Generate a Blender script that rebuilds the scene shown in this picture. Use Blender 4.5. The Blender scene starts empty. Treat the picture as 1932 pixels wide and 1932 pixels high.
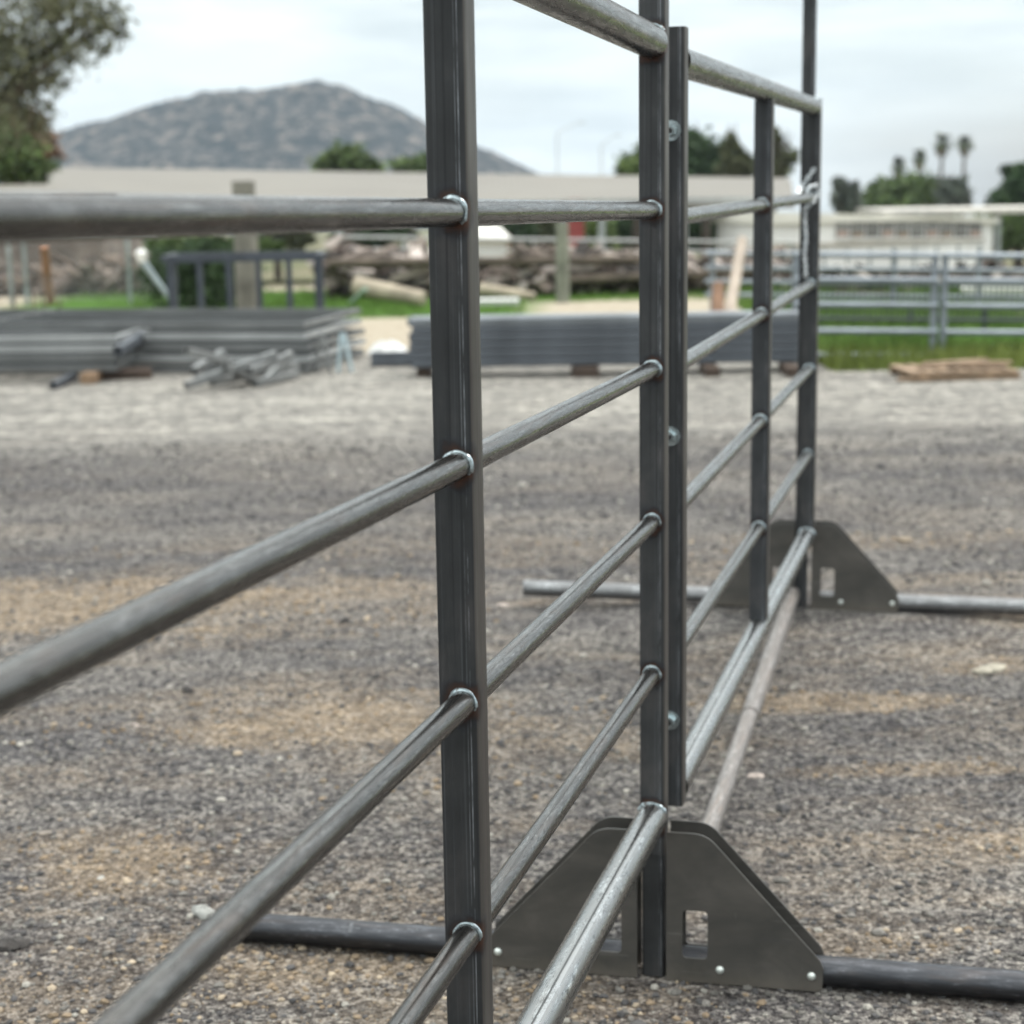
import bpy, math, random
import numpy as np
from mathutils import Matrix, Vector
random.seed(7); rng = np.random.default_rng(11)
sc = bpy.context.scene

# ------------------------------------------------------------------ camera
EYE, FPX, PITCH, ROLL = 1.595, 3279.2, .1871, -.0159
cp, sp = math.cos(PITCH), math.sin(PITCH)
FW = np.array([0, cp, -sp]); UP = np.array([0, sp, cp]); RT = np.array([1., 0, 0])
c_, s_ = math.cos(ROLL), math.sin(ROLL)
R2 = c_*RT + s_*UP; U2 = -s_*RT + c_*UP
O3 = np.array([0, 0, EYE])
cam_d = bpy.data.cameras.new("camera"); cam = bpy.data.objects.new("camera", cam_d)
sc.collection.objects.link(cam); sc.camera = cam
cam.matrix_world = Matrix(((R2[0], U2[0], -FW[0], 0), (R2[1], U2[1], -FW[1], 0), (R2[2], U2[2], -FW[2], EYE), (0, 0, 0, 1)))
cam_d.sensor_width = 36; cam_d.lens = FPX/1932*36
cam_d.clip_start = .05; cam_d.clip_end = 6000
cam_d.dof.use_dof = True; cam_d.dof.focus_distance = 2.45; cam_d.dof.aperture_fstop = 4.7

# ------------------------------------------------------------------ world
SUN_EL, SUN_AZ = math.radians(58), math.radians(62)      # azimuth from +Y towards +X
w = bpy.data.worlds.new("World"); sc.world = w; w.use_nodes = True
nt = w.node_tree; nt.nodes.clear(); N = nt.nodes.new; L = nt.links.new
out = N('ShaderNodeOutputWorld'); bg = N('ShaderNodeBackground'); bg.inputs['Strength'].default_value = .1
sky = N('ShaderNodeTexSky'); sky.sky_type = 'NISHITA'; sky.sun_disc = False
sky.sun_elevation = SUN_EL; sky.sun_rotation = SUN_AZ
sky.dust_density = 2.0
tc = N('ShaderNodeTexCoord'); mp = N('ShaderNodeMapping'); mp.inputs['Scale'].default_value = (2.2, 2.2, 13)
L(tc.outputs['Generated'], mp.inputs['Vector'])
n1 = N('ShaderNodeTexNoise'); n1.inputs['Scale'].default_value = 2.6; n1.inputs['Detail'].default_value = 7; n1.inputs['Roughness'].default_value = .55
L(mp.outputs[0], n1.inputs['Vector'])
r1 = N('ShaderNodeValToRGB'); r1.color_ramp.elements[0].position = .34; r1.color_ramp.elements[1].position = .60
r1.color_ramp.elements[0].color = (4.6, 5.25, 5.4, 1); r1.color_ramp.elements[1].color = (7.0, 7.6, 7.5, 1)
L(n1.outputs['Fac'], r1.inputs[0])
# cloud cover: thinner low on the right hand side
sep = N('ShaderNodeSeparateXYZ'); L(tc.outputs['Generated'], sep.inputs[0])
ma = N('ShaderNodeMapRange'); ma.inputs['From Min'].default_value = .12; ma.inputs['From Max'].default_value = .30
ma.inputs['To Min'].default_value = 0; ma.inputs['To Max'].default_value = 1.0; L(sep.outputs['X'], ma.inputs['Value'])
mz = N('ShaderNodeMapRange'); mz.inputs['From Min'].default_value = 0.0; mz.inputs['From Max'].default_value = .09
mz.inputs['To Min'].default_value = 1; mz.inputs['To Max'].default_value = .12; L(sep.outputs['Z'], mz.inputs['Value'])
mm = N('ShaderNodeMath'); mm.operation = 'MULTIPLY'; L(ma.outputs[0], mm.inputs[0]); L(mz.outputs[0], mm.inputs[1])
n2 = N('ShaderNodeTexNoise'); n2.inputs['Scale'].default_value = 1.7; n2.inputs['Detail'].default_value = 4; L(mp.outputs[0], n2.inputs['Vector'])
r2 = N('ShaderNodeMapRange'); r2.inputs['From Min'].default_value = .42; r2.inputs['From Max'].default_value = .68; r2.inputs['To Max'].default_value = .22
L(n2.outputs['Fac'], r2.inputs['Value'])
ad = N('ShaderNodeMath'); ad.operation = 'ADD'; ad.use_clamp = True; L(mm.outputs[0], ad.inputs[0]); L(r2.outputs[0], ad.inputs[1])
mx = N('ShaderNodeMixRGB'); L(ad.outputs[0], mx.inputs[0]); L(r1.outputs[0], mx.inputs[1]); L(sky.outputs[0], mx.inputs[2])
mzen = N('ShaderNodeMapRange'); mzen.inputs['From Min'].default_value = .16; mzen.inputs['From Max'].default_value = .85
mzen.inputs['To Min'].default_value = 0; mzen.inputs['To Max'].default_value = 1; L(sep.outputs['Z'], mzen.inputs['Value'])
mzc = N('ShaderNodeMixRGB'); L(mzen.outputs[0], mzc.inputs[0]); mzc.inputs[1].default_value = (1, 1, 1, 1); mzc.inputs[2].default_value = (3.4, 3.2, 3.08, 1)
mv = N('ShaderNodeMixRGB'); mv.blend_type = 'MULTIPLY'; mv.inputs[0].default_value = 1; L(mx.outputs[0], mv.inputs[1]); L(mzc.outputs[0], mv.inputs[2])
L(mv.outputs[0], bg.inputs['Color']); L(bg.outputs[0], out.inputs[0])
sun_d = bpy.data.lights.new("sun", 'SUN'); sun = bpy.data.objects.new("sun", sun_d); sc.collection.objects.link(sun)
sun_d.energy = 1.2; sun_d.angle = math.radians(14); sun_d.color = (1, .96, .9)
sd = Vector((math.sin(SUN_AZ)*math.cos(SUN_EL), math.cos(SUN_AZ)*math.cos(SUN_EL), math.sin(SUN_EL)))
sun.rotation_euler = sd.to_track_quat('Z', 'Y').to_euler()
sun.location = (6, 3, 12)
sc.view_settings.view_transform = 'Standard'; sc.view_settings.look = 'None'
sc.view_settings.exposure = 0.62; sc.view_settings.gamma = 1
sc.cycles.use_denoising = True
sc.cycles.max_bounces = 6

# ------------------------------------------------------------------ helpers
def ray(x, y): return FW + (x-966)/FPX*R2 - (y-966)/FPX*U2
def at(x, y, Y):
    d = ray(x, y); return O3 + d*(Y/d[1])
def gnd(x, y, z=0):
    d = ray(x, y); return O3 + d*((z-EYE)/d[2])
def terrain(X, Y):
    return (-.05*(min(Y, 90)-27) - .021*max(0, Y-90)) if Y > 27 else 0.

def hexlin(h):
    h = h.lstrip('#'); v = [int(h[i:i+2], 16)/255 for i in (0, 2, 4)]
    return tuple((a/12.92 if a <= .04045 else ((a+.055)/1.055)**2.4) for a in v)

class MB:
    """collects vertices and faces of ONE mesh"""
    def __init__(s): s.v = []; s.f = []; s.m = []; s.col = []
    def add(s, v, f, M=None, mi=0, col=None):
        b = len(s.v)
        if M is not None: v = [tuple(M @ Vector(p)) for p in v]
        s.v += [tuple(p) for p in v]; s.f += [tuple(b+i for i in q) for q in f]; s.m += [mi]*len(f)
        s.col += [col or (1, 1, 1)]*len(f); return s
    def box(s, a, b, M=None, mi=0, col=None):
        x0, y0, z0 = a; x1, y1, z1 = b
        v = [(x0,y0,z0),(x1,y0,z0),(x1,y1,z0),(x0,y1,z0),(x0,y0,z1),(x1,y0,z1),(x1,y1,z1),(x0,y1,z1)]
        return s.add(v, [(0,3,2,1),(4,5,6,7),(0,1,5,4),(1,2,6,5),(2,3,7,6),(3,0,4,7)], M, mi, col)
    def cyl(s, r0, r1, L_, seg=20, M=None, mi=0, col=None, cap=True, steps=1, r_fn=None):
        """tapered cylinder along local X from 0 to L"""
        v = []; f = []
        for k in range(steps+1):
            t = k/steps; r = r0+(r1-r0)*t
            for i in range(seg):
                a = 2*math.pi*i/seg; rr = r*(r_fn(a, t) if r_fn else 1)
                v.append((t*L_, rr*math.cos(a), rr*math.sin(a)))
        for k in range(steps):
            for i in range(seg):
                j = (i+1) % seg; f.append((k*seg+i, k*seg+j, (k+1)*seg+j, (k+1)*seg+i))
        if cap: f.append(tuple(reversed(range(seg)))); f.append(tuple(steps*seg+i for i in range(seg)))
        return s.add(v, f, M, mi, col)
    def pipe(s, r, L_, wall=.003, seg=40, M=None, mi=0, depth=.12):
        """hollow pipe along local X, open at both ends"""
        prof = [(depth, r-wall), (0, r-wall), (0, r), (L_, r), (L_, r-wall), (L_-depth, r-wall)]
        n = len(prof); v = []; f = []
        for (x, rr) in prof:
            for i in range(seg):
                a = 2*math.pi*i/seg; v.append((x, rr*math.cos(a), rr*math.sin(a)))
        for k in range(n-1):
            for i in range(seg):
                j = (i+1) % seg; f.append((k*seg+i, k*seg+j, (k+1)*seg+j, (k+1)*seg+i))
        f.append(tuple(reversed(range(seg)))); f.append(tuple((n-1)*seg+i for i in range(seg)))
        return s.add(v, f, M, mi)
    def sqtube(s, w_, z0, z1, rad=.006, M=None, mi=0, wall=.003, hollow=True, seg=4):
        """square tube with rounded corners along local Z, centred on the local origin"""
        def ring(h, rr):
            p = []
            for cx, cy, a0 in ((h-rr, h-rr, 0), (-(h-rr), h-rr, 90), (-(h-rr), -(h-rr), 180), (h-rr, -(h-rr), 270)):
                for k in range(seg+1):
                    a = math.radians(a0+90*k/seg); p.append((cx+rr*math.cos(a), cy+rr*math.sin(a)))
            return p
        h = w_/2; o = ring(h, rad); i_ = ring(h-wall, max(rad-wall, .001)); n = len(o)
        levels = [(o, z0), (o, z1)]
        if hollow: levels = [(i_, z0+.05), (i_, z0), (o, z0), (o, z1), (i_, z1), (i_, z1-.05)]
        v = [(x, y, z) for rg, z in levels for x, y in rg]; f = []
        for k in range(len(levels)-1):
            for i in range(n):
                j = (i+1) % n; f.append((k*n+i, k*n+j, (k+1)*n+j, (k+1)*n+i))
        f.append(tuple(reversed(range(n)))); f.append(tuple((len(levels)-1)*n+i for i in range(n)))
        return s.add(v, f, M, mi)
    def build(s, name, mats, parent=None, M=None, smooth=False, colattr=False):
        me = bpy.data.meshes.new(name); me.from_pydata(s.v, [], s.f); 
        mats = mats if isinstance(mats, (list, tuple)) else [mats]
        for m_ in mats: me.materials.append(m_)
        if len(mats) > 1: me.polygons.foreach_set('material_index', s.m)
        if smooth:
            me.polygons.foreach_set('use_smooth', [True]*len(s.f))
            try: me.set_sharp_from_angle(angle=math.radians(38))
            except Exception: pass
        if colattr:
            at_ = me.color_attributes.new('tint', 'FLOAT_COLOR', 'CORNER')
            arr = []
            for f_, c in zip(s.f, s.col): arr += [c[0], c[1], c[2], 1.]*len(f_)
            at_.data.foreach_set('color', arr)
        me.update(); return link(name, me, parent, M)
def link(name, me, parent=None, M=None):
    o = bpy.data.objects.new(name, me); sc.collection.objects.link(o)
    M = M or Matrix()
    if parent is not None:
        W = parent.matrix_basis.copy(); q = parent.parent
        while q is not None: W = q.matrix_basis @ W; q = q.parent
        o.parent = parent; o.matrix_local = W.inverted() @ M
    else: o.matrix_basis = M
    return o
def quads_mesh(name, P, mat, parent=None, cols=None, M=None, tri=False):
    """P: (n,4,3) array of quads -> one mesh, quick"""
    n = len(P); k = P.shape[1]
    me = bpy.data.meshes.new(name); me.vertices.add(n*k); me.vertices.foreach_set('co', P.reshape(-1).astype(np.float32))
    me.loops.add(n*k); me.loops.foreach_set('vertex_index', np.arange(n*k, dtype=np.int32))
    me.polygons.add(n); me.polygons.foreach_set('loop_start', np.arange(0, n*k, k, dtype=np.int32))
    try: me.polygons.foreach_set('loop_total', np.full(n, k, dtype=np.int32))
    except Exception: pass
    me.materials.append(mat)
    if cols is not None:
        a = me.color_attributes.new('tint', 'FLOAT_COLOR', 'CORNER')
        c = np.ones((n, k, 4), np.float32); c[:, :, :3] = cols[:, None, :]; a.data.foreach_set('color', c.reshape(-1))
    me.update(calc_edges=True); me.validate()
    return link(name, me, parent, M)
def tag(o, label=None, cat=None, group=None, kind=None):
    if label: o['label'] = label
    if cat: o['category'] = cat
    if group: o['group'] = group
    if kind: o['kind'] = kind
    return o
def thing(name, label, cat, loc=(0, 0, 0), group=None, rz=0):
    o = bpy.data.objects.new(name, None); sc.collection.objects.link(o); o.empty_display_size = .1
    o.matrix_basis = Matrix.Translation(Vector(loc)) @ Matrix.Rotation(rz, 4, 'Z'); return tag(o, label, cat, group)
def copy_tree(o, parent=None, M=None):
    c = o.copy(); sc.collection.objects.link(c)
    if parent is not None: c.parent = parent
    elif M is not None: c.matrix_basis = M
    for ch in list(o.children): copy_tree(ch, c)
    return c
def along(p0, p1, up=(0, 0, 1)):
    """matrix whose local X runs from p0 to p1"""
    p0, p1 = Vector(p0), Vector(p1); x = (p1-p0).normalized(); u = Vector(up)
    if abs(x.dot(u)) > .99: u = Vector((0, 1, 0))
    y = u.cross(x).normalized(); z = x.cross(y)
    return Matrix(((x.x, y.x, z.x, p0.x), (x.y, y.y, z.y, p0.y), (x.z, y.z, z.z, p0.z), (0, 0, 0, 1))), (p1-p0).length

# ------------------------------------------------------------------ materials
class Mat:
    def __init__(s, name, base=(.5, .5, .5), rough=.6, metal=0., spec=.5):
        s.m = bpy.data.materials.new(name); s.m.use_nodes = True; s.t = s.m.node_tree
        s.b = s.t.nodes['Principled BSDF']; s.b.inputs['Base Color'].default_value = (*base, 1)
        s.b.inputs['Roughness'].default_value = rough; s.b.inputs['Metallic'].default_value = metal
        s.b.inputs['Specular IOR Level'].default_value = spec
    def n(s, t, **kw):
        o = s.t.nodes.new('ShaderNode'+t)
        for k, v in kw.items():
            if hasattr(o, k): setattr(o, k, v)
            else: o.inputs[k.replace('_', ' ')].default_value = v
        return o
    def l(s, a, b): s.t.links.new(a, b)
    def coord(s, kind='Object', scale=(1, 1, 1), loc=(0, 0, 0)):
        c = s.n('TexCoord'); m = s.n('Mapping'); m.inputs['Scale'].default_value = scale; m.inputs['Location'].default_value = loc
        s.l(c.outputs[kind], m.inputs['Vector']); return m.outputs[0]
    def noise(s, vec, scale=5, detail=4, rough=.5, dist=0):
        n = s.n('TexNoise'); n.inputs['Scale'].default_value = scale; n.inputs['Detail'].default_value = detail
        n.inputs['Roughness'].default_value = rough; n.inputs['Distortion'].default_value = dist
        s.l(vec, n.inputs['Vector']); return n.outputs['Fac']
    def ramp(s, fac, stops, interp='LINEAR'):
        r = s.n('ValToRGB'); r.color_ramp.interpolation = interp; e = r.color_ramp.elements
        while len(e) < len(stops): e.new(.5)
        for i, (p, c) in enumerate(stops):
            e[i].position = p; e[i].color = (*c, 1) if len(c) == 3 else c
        s.l(fac, r.inputs[0]); return r.outputs[0]
    def mix(s, fac, a, b, mode='MIX'):
        m = s.n('MixRGB', blend_type=mode)
        for i, v in ((0, fac), (1, a), (2, b)):
            if isinstance(v, (int, float)): m.inputs[i].default_value = v if i == 0 else (v, v, v, 1)
            elif isinstance(v, tuple): m.inputs[i].default_value = (*v, 1)
            else: s.l(v, m.inputs[i])
        return m.outputs[0]
    def math(s, op, a, b=None, clamp=False):
        m = s.n('Math', operation=op); m.use_clamp = clamp
        for i, v in ((0, a), (1, b)):
            if v is None: continue
            if isinstance(v, (int, float)): m.inputs[i].default_value = v
            else: s.l(v, m.inputs[i])
        return m.outputs[0]
    def color(s, c): s.l(c, s.b.inputs['Base Color']); return s
    def rough(s, c): s.l(c, s.b.inputs['Roughness']); return s
    def bump(s, h, strength=.3, dist=.01):
        b = s.n('Bump'); b.inputs['Strength'].default_value = strength; b.inputs['Distance'].default_value = dist
        s.l(h, b.inputs['Height']); s.l(b.outputs[0], s.b.inputs['Normal']); return s

def simple(name, col, rough=.7, metal=0, var=.15, scale=6, bump=0):
    m = Mat(name, col, rough, metal); v = m.coord(); n = m.noise(v, scale, 5)
    d = tuple(x*(1-var*2) for x in col); u = tuple(min(1, x*(1+var)) for x in col)
    m.color(m.ramp(n, [(.3, d), (.7, u)]))
    if bump: m.bump(n, bump, .02)
    return m.m

def mat_post(name, joints=(), tint=(0.040, 0.042, 0.044), face_y=-.0255, jx=0, jr=.0):
    """square tube with dark mill scale, streaks down its length, weld heat marks round the rail joints"""
    m = Mat(name, tint, .5, .55, .5)
    v = m.coord(); big = m.noise(m.coord(scale=(9, 9, 5)), 1.6, 5, .6)
    st = m.noise(m.coord(scale=(230, 230, 1.4)), 1, 3, .6)
    base = m.ramp(big, [(.3, tuple(a*.7 for a in tint)), (.5, tint), (.7, (tint[0]*1.6, tint[1]*1.45, tint[2]*1.4))])
    # side face painted browner, and lighter to stand for light from the right
    sx = m.n('SeparateXYZ'); m.l(v, sx.inputs[0])
    side = m.math('GREATER_THAN', sx.outputs[0], .0235)
    br = m.ramp(m.noise(m.coord(scale=(14, 14, 3.5)), 1.5, 5, .65), [(.34, (.062, .055, .050)), (.55, (.085, .078, .07)), (.72, (.12, .115, .105))])
    base = m.mix(m.math('MULTIPLY', side, .85), base, br)
    lines = m.ramp(st, [(.60, (0, 0, 0)), (.70, (1, 1, 1))])
    base = m.mix(m.math('MULTIPLY', lines, .16), base, (.22, .23, .25))
    dk = m.ramp(m.noise(m.coord(scale=(160, 160, 1.0), loc=(3, 1, 2)), 1, 2, .5), [(.3, (1, 1, 1)), (.42, (0, 0, 0))])
    base = m.mix(m.math('MULTIPLY', dk, .55), base, (.012, .013, .015))
    # draw line left by the tube mill, close to the corner
    seam = m.math('COMPARE', sx.outputs[0], .0165); seam.node.inputs[2].default_value = .0007
    seam2 = m.math('COMPARE', sx.outputs[0], .0125); seam2.node.inputs[2].default_value = .0006
    brk = m.ramp(m.noise(m.coord(scale=(40, 40, 9)), 1, 4, .7), [(.42, (0, 0, 0)), (.62, (1, 1, 1))])
    base = m.mix(m.math('MULTIPLY', m.math('MAXIMUM', seam, m.math('MULTIPLY', seam2, .5)), m.math('MULTIPLY', brk, .75)), base, (.33, .35, .38))
    if joints:
        dmin = None
        for (z, r_) in joints:
            vd = m.n('VectorMath', operation='DISTANCE'); m.l(v, vd.inputs[0]); vd.inputs[1].default_value = (jx, face_y, z)
            d = m.math('SUBTRACT', vd.outputs['Value'], r_)
            dmin = d if dmin is None else m.math('MINIMUM', dmin, d)
        wob = m.math('MULTIPLY', m.math('SUBTRACT', m.noise(m.coord(scale=(55, 55, 55)), 1, 4, .6), .46), .030)
        dmin = m.math('ADD', dmin, wob)
        fac = m.ramp(dmin, [(0, (1, 1, 1)), (.009, (.8, .8, .8)), (.02, (0, 0, 0))])
        tin = m.ramp(dmin, [(.0, (.07, .032, .02)), (.006, (.04, .022, .017)), (.012, (.018, .017, .02)), (.018, (.03, .036, .05))])
        base = m.mix(fac, base, tin)
    m.color(base)
    m.rough(m.ramp(st, [(.3, (.42,)*3), (.7, (.62,)*3)]))
    m.bump(st, .12, .001)
    return m.m

def mat_rail(name, base=(.30, .30, .295), dark=(.10, .098, .095), seam_a=None, rough=.36, metal=.88, rust=.25, wear=.5, warm=(.24, .17, .13)):
    """bare round tube: brushed along its length, worn bright patches, weld seam"""
    m = Mat(name, base, rough, metal)
    v = m.coord(); s3 = m.n('SeparateXYZ'); m.l(v, s3.inputs[0])
    ang = m.math('ARCTAN2', s3.outputs[2], s3.outputs[1])
    cv = m.n('CombineXYZ'); m.l(m.math('MULTIPLY', s3.outputs[0], 7.0), cv.inputs[0]); m.l(m.math('MULTIPLY', ang, 1.5), cv.inputs[1])
    oi = m.n('ObjectInfo'); m.l(m.math('MULTIPLY', oi.outputs['Random'], 40), cv.inputs[2])
    bl = m.noise(cv.outputs[0], 1.7, 6, .62, .6)
    cv2 = m.n('CombineXYZ'); m.l(m.math('MULTIPLY', s3.outputs[0], 1.2), cv2.inputs[0]); m.l(m.math('MULTIPLY', ang, 26), cv2.inputs[1]); m.l(m.math('MULTIPLY', oi.outputs['Random'], 9), cv2.inputs[2])
    st = m.noise(cv2.outputs[0], 1, 3, .55)
    col = m.ramp(bl, [(.28, tuple(d*1.05 for d in dark)), (.46, tuple((d+b)/2 for d, b in zip(dark, base))), (.54, base), (.70, tuple(min(.8, b*1.5) for b in base))])
    col = m.mix(m.math('MULTIPLY', m.ramp(st, [(.45, (0, 0, 0)), (.62, (1, 1, 1))]), .16), col, tuple(b*.45 for b in base))
    # scale flaking in short cross-wise nicks
    cv3 = m.n('CombineXYZ'); m.l(m.math('MULTIPLY', s3.outputs[0], 60), cv3.inputs[0]); m.l(m.math('MULTIPLY', ang, 4.5), cv3.inputs[1]); m.l(oi.outputs['Random'], cv3.inputs[2])
    nk = m.noise(cv3.outputs[0], 1, 4, .7)
    nkm = m.math('MULTIPLY', m.ramp(nk, [(.53, (0, 0, 0)), (.60, (1, 1, 1))]), m.ramp(bl, [(.44, (0, 0, 0)), (.56, (min(1, wear*1.5),)*3)]))
    col = m.mix(nkm, col, tuple(b*.35 for b in base))
    nk2 = m.math('MULTIPLY', m.ramp(nk, [(.36, (1, 1, 1)), (.43, (0, 0, 0))]), m.ramp(bl, [(.50, (0, 0, 0)), (.60, (.7,)*3)]))
    col = m.mix(nk2, col, tuple(min(.85, b*2.4) for b in base))
    ru = m.ramp(m.noise(cv.outputs[0], .8, 5, .6, 1.), [(.52, (0, 0, 0)), (.72, (rust,)*3)])
    col = m.mix(ru, col, warm)
    if seam_a is not None:
        w1 = m.math('COMPARE', ang, seam_a); w1.node.inputs[2].default_value = .045
        w2 = m.math('COMPARE', ang, seam_a+.17); w2.node.inputs[2].default_value = .10
        col = m.mix(m.math('MULTIPLY', w2, .35), col, tuple(min(.8, b*1.7) for b in base))
        col = m.mix(m.math('MULTIPLY', w1, .8), col, tuple(b*.22 for b in base))
    m.color(col); m.rough(m.ramp(bl, [(.3, (rough+.14,)*3), (.7, (rough-.04,)*3)]))
    m.bump(m.math('ADD', m.math('MULTIPLY', nk, .6), m.math('MULTIPLY', st, .4)), .035, .0010)
    return m.m

M_post = mat_post('post_steel')
M_rail = mat_rail('rail_steel', base=(.15, .146, .14), dark=(.082, .079, .076), rust=.5, warm=(.16, .115, .09), rough=.21, metal=1.)
M_top = mat_rail('top_rail_steel', base=(.13, .127, .118), dark=(.08, .077, .072), rough=.22, metal=1., rust=.2)
M_big = mat_rail('large_rail_steel', base=(.34, .345, .34), dark=(.27, .27, .265), seam_a=1.75, rust=.1, rough=.22, metal=1.)
M_foot = mat_rail('foot_pipe_steel', base=(.065, .067, .074), dark=(.042, .044, .049), metal=.9, rough=.36, rust=.1, wear=.2)
M_footL = mat_rail('foot_pipe_light', base=(.22, .225, .23), dark=(.14, .14, .145), metal=.85, rough=.42, rust=.05)
M_tie = mat_rail('tie_bar_steel', base=(.24, .225, .215), dark=(.16, .145, .135), metal=.6, rough=.5, rust=.5, warm=(.3, .24, .2))
def mat_plate():
    m = Mat('plate_steel', (.07, .068, .064), .5, .45)
    a = m.noise(m.coord(scale=(3, 3, 6)), 2.2, 6, .62, .5); b = m.noise(m.coord(scale=(2, 2, 40)), 3, 3, .5)
    c = m.ramp(a, [(.3, (.066, .065, .061)), (.5, (.088, .083, .076)), (.72, (.12, .11, .10))])
    c = m.mix(m.math('MULTIPLY', m.ramp(b, [(.55, (0, 0, 0)), (.75, (1, 1, 1))]), .25), c, (.075, .075, .078))
    sc1 = m.noise(m.coord(scale=(6, 1, 160), loc=(2, 0, 5)), 1, 3, .6); sc2 = m.noise(m.coord(scale=(120, 1, 9), loc=(7, 0, 1)), 1, 3, .6)
    c = m.mix(m.math('MULTIPLY', m.math('ADD', m.ramp(sc1, [(.66, (0, 0, 0)), (.69, (1, 1, 1))]), m.ramp(sc2, [(.68, (0, 0, 0)), (.71, (1, 1, 1))]), True), .35), c, (.20, .195, .185))
    s3 = m.n('SeparateXYZ'); m.l(m.coord(), s3.inputs[0]); dz = m.math('ADD', s3.outputs[2], m.math('MULTIPLY', m.noise(m.coord(), 30, 4, .7), .05))
    c = m.mix(m.ramp(dz, [(.03, (.55,)*3), (.065, (0, 0, 0))]), c, (.17, .15, .125))
    m.color(c); m.rough(m.ramp(a, [(.3, (.36,)*3), (.7, (.55,)*3)])); m.bump(a, .05, .002); return m.m
M_plate = mat_plate()
def mat_weld():
    m = Mat('weld_metal', (.55, .58, .60), .28, .9); v = m.coord()
    a = m.noise(v, 110, 3, .6); w_ = m.noise(v, 420, 2, .5)
    m.color(m.ramp(a, [(.28, (.10, .09, .085)), (.38, (.26, .30, .32)), (.56, (.48, .56, .59)), (.66, (.10, .08, .075))]))
    m.bump(w_, .25, .001); return m.m
M_weld = mat_weld()
M_zinc = simple('zinc_plating', (.60, .68, .70), .26, .95, .12, 60)
M_bolt = simple('bolt_zinc', (.72, .76, .72), .3, .6, .1, 60)
M_black = simple('bore_black', (.01, .01, .01), .8)
M_chain = simple('chain_zinc', (.62, .66, .68), .35, .85, .15, 60)
M_chalk = simple('chalk', (.13, .135, .145), .9, 0, .2, 90)

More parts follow.
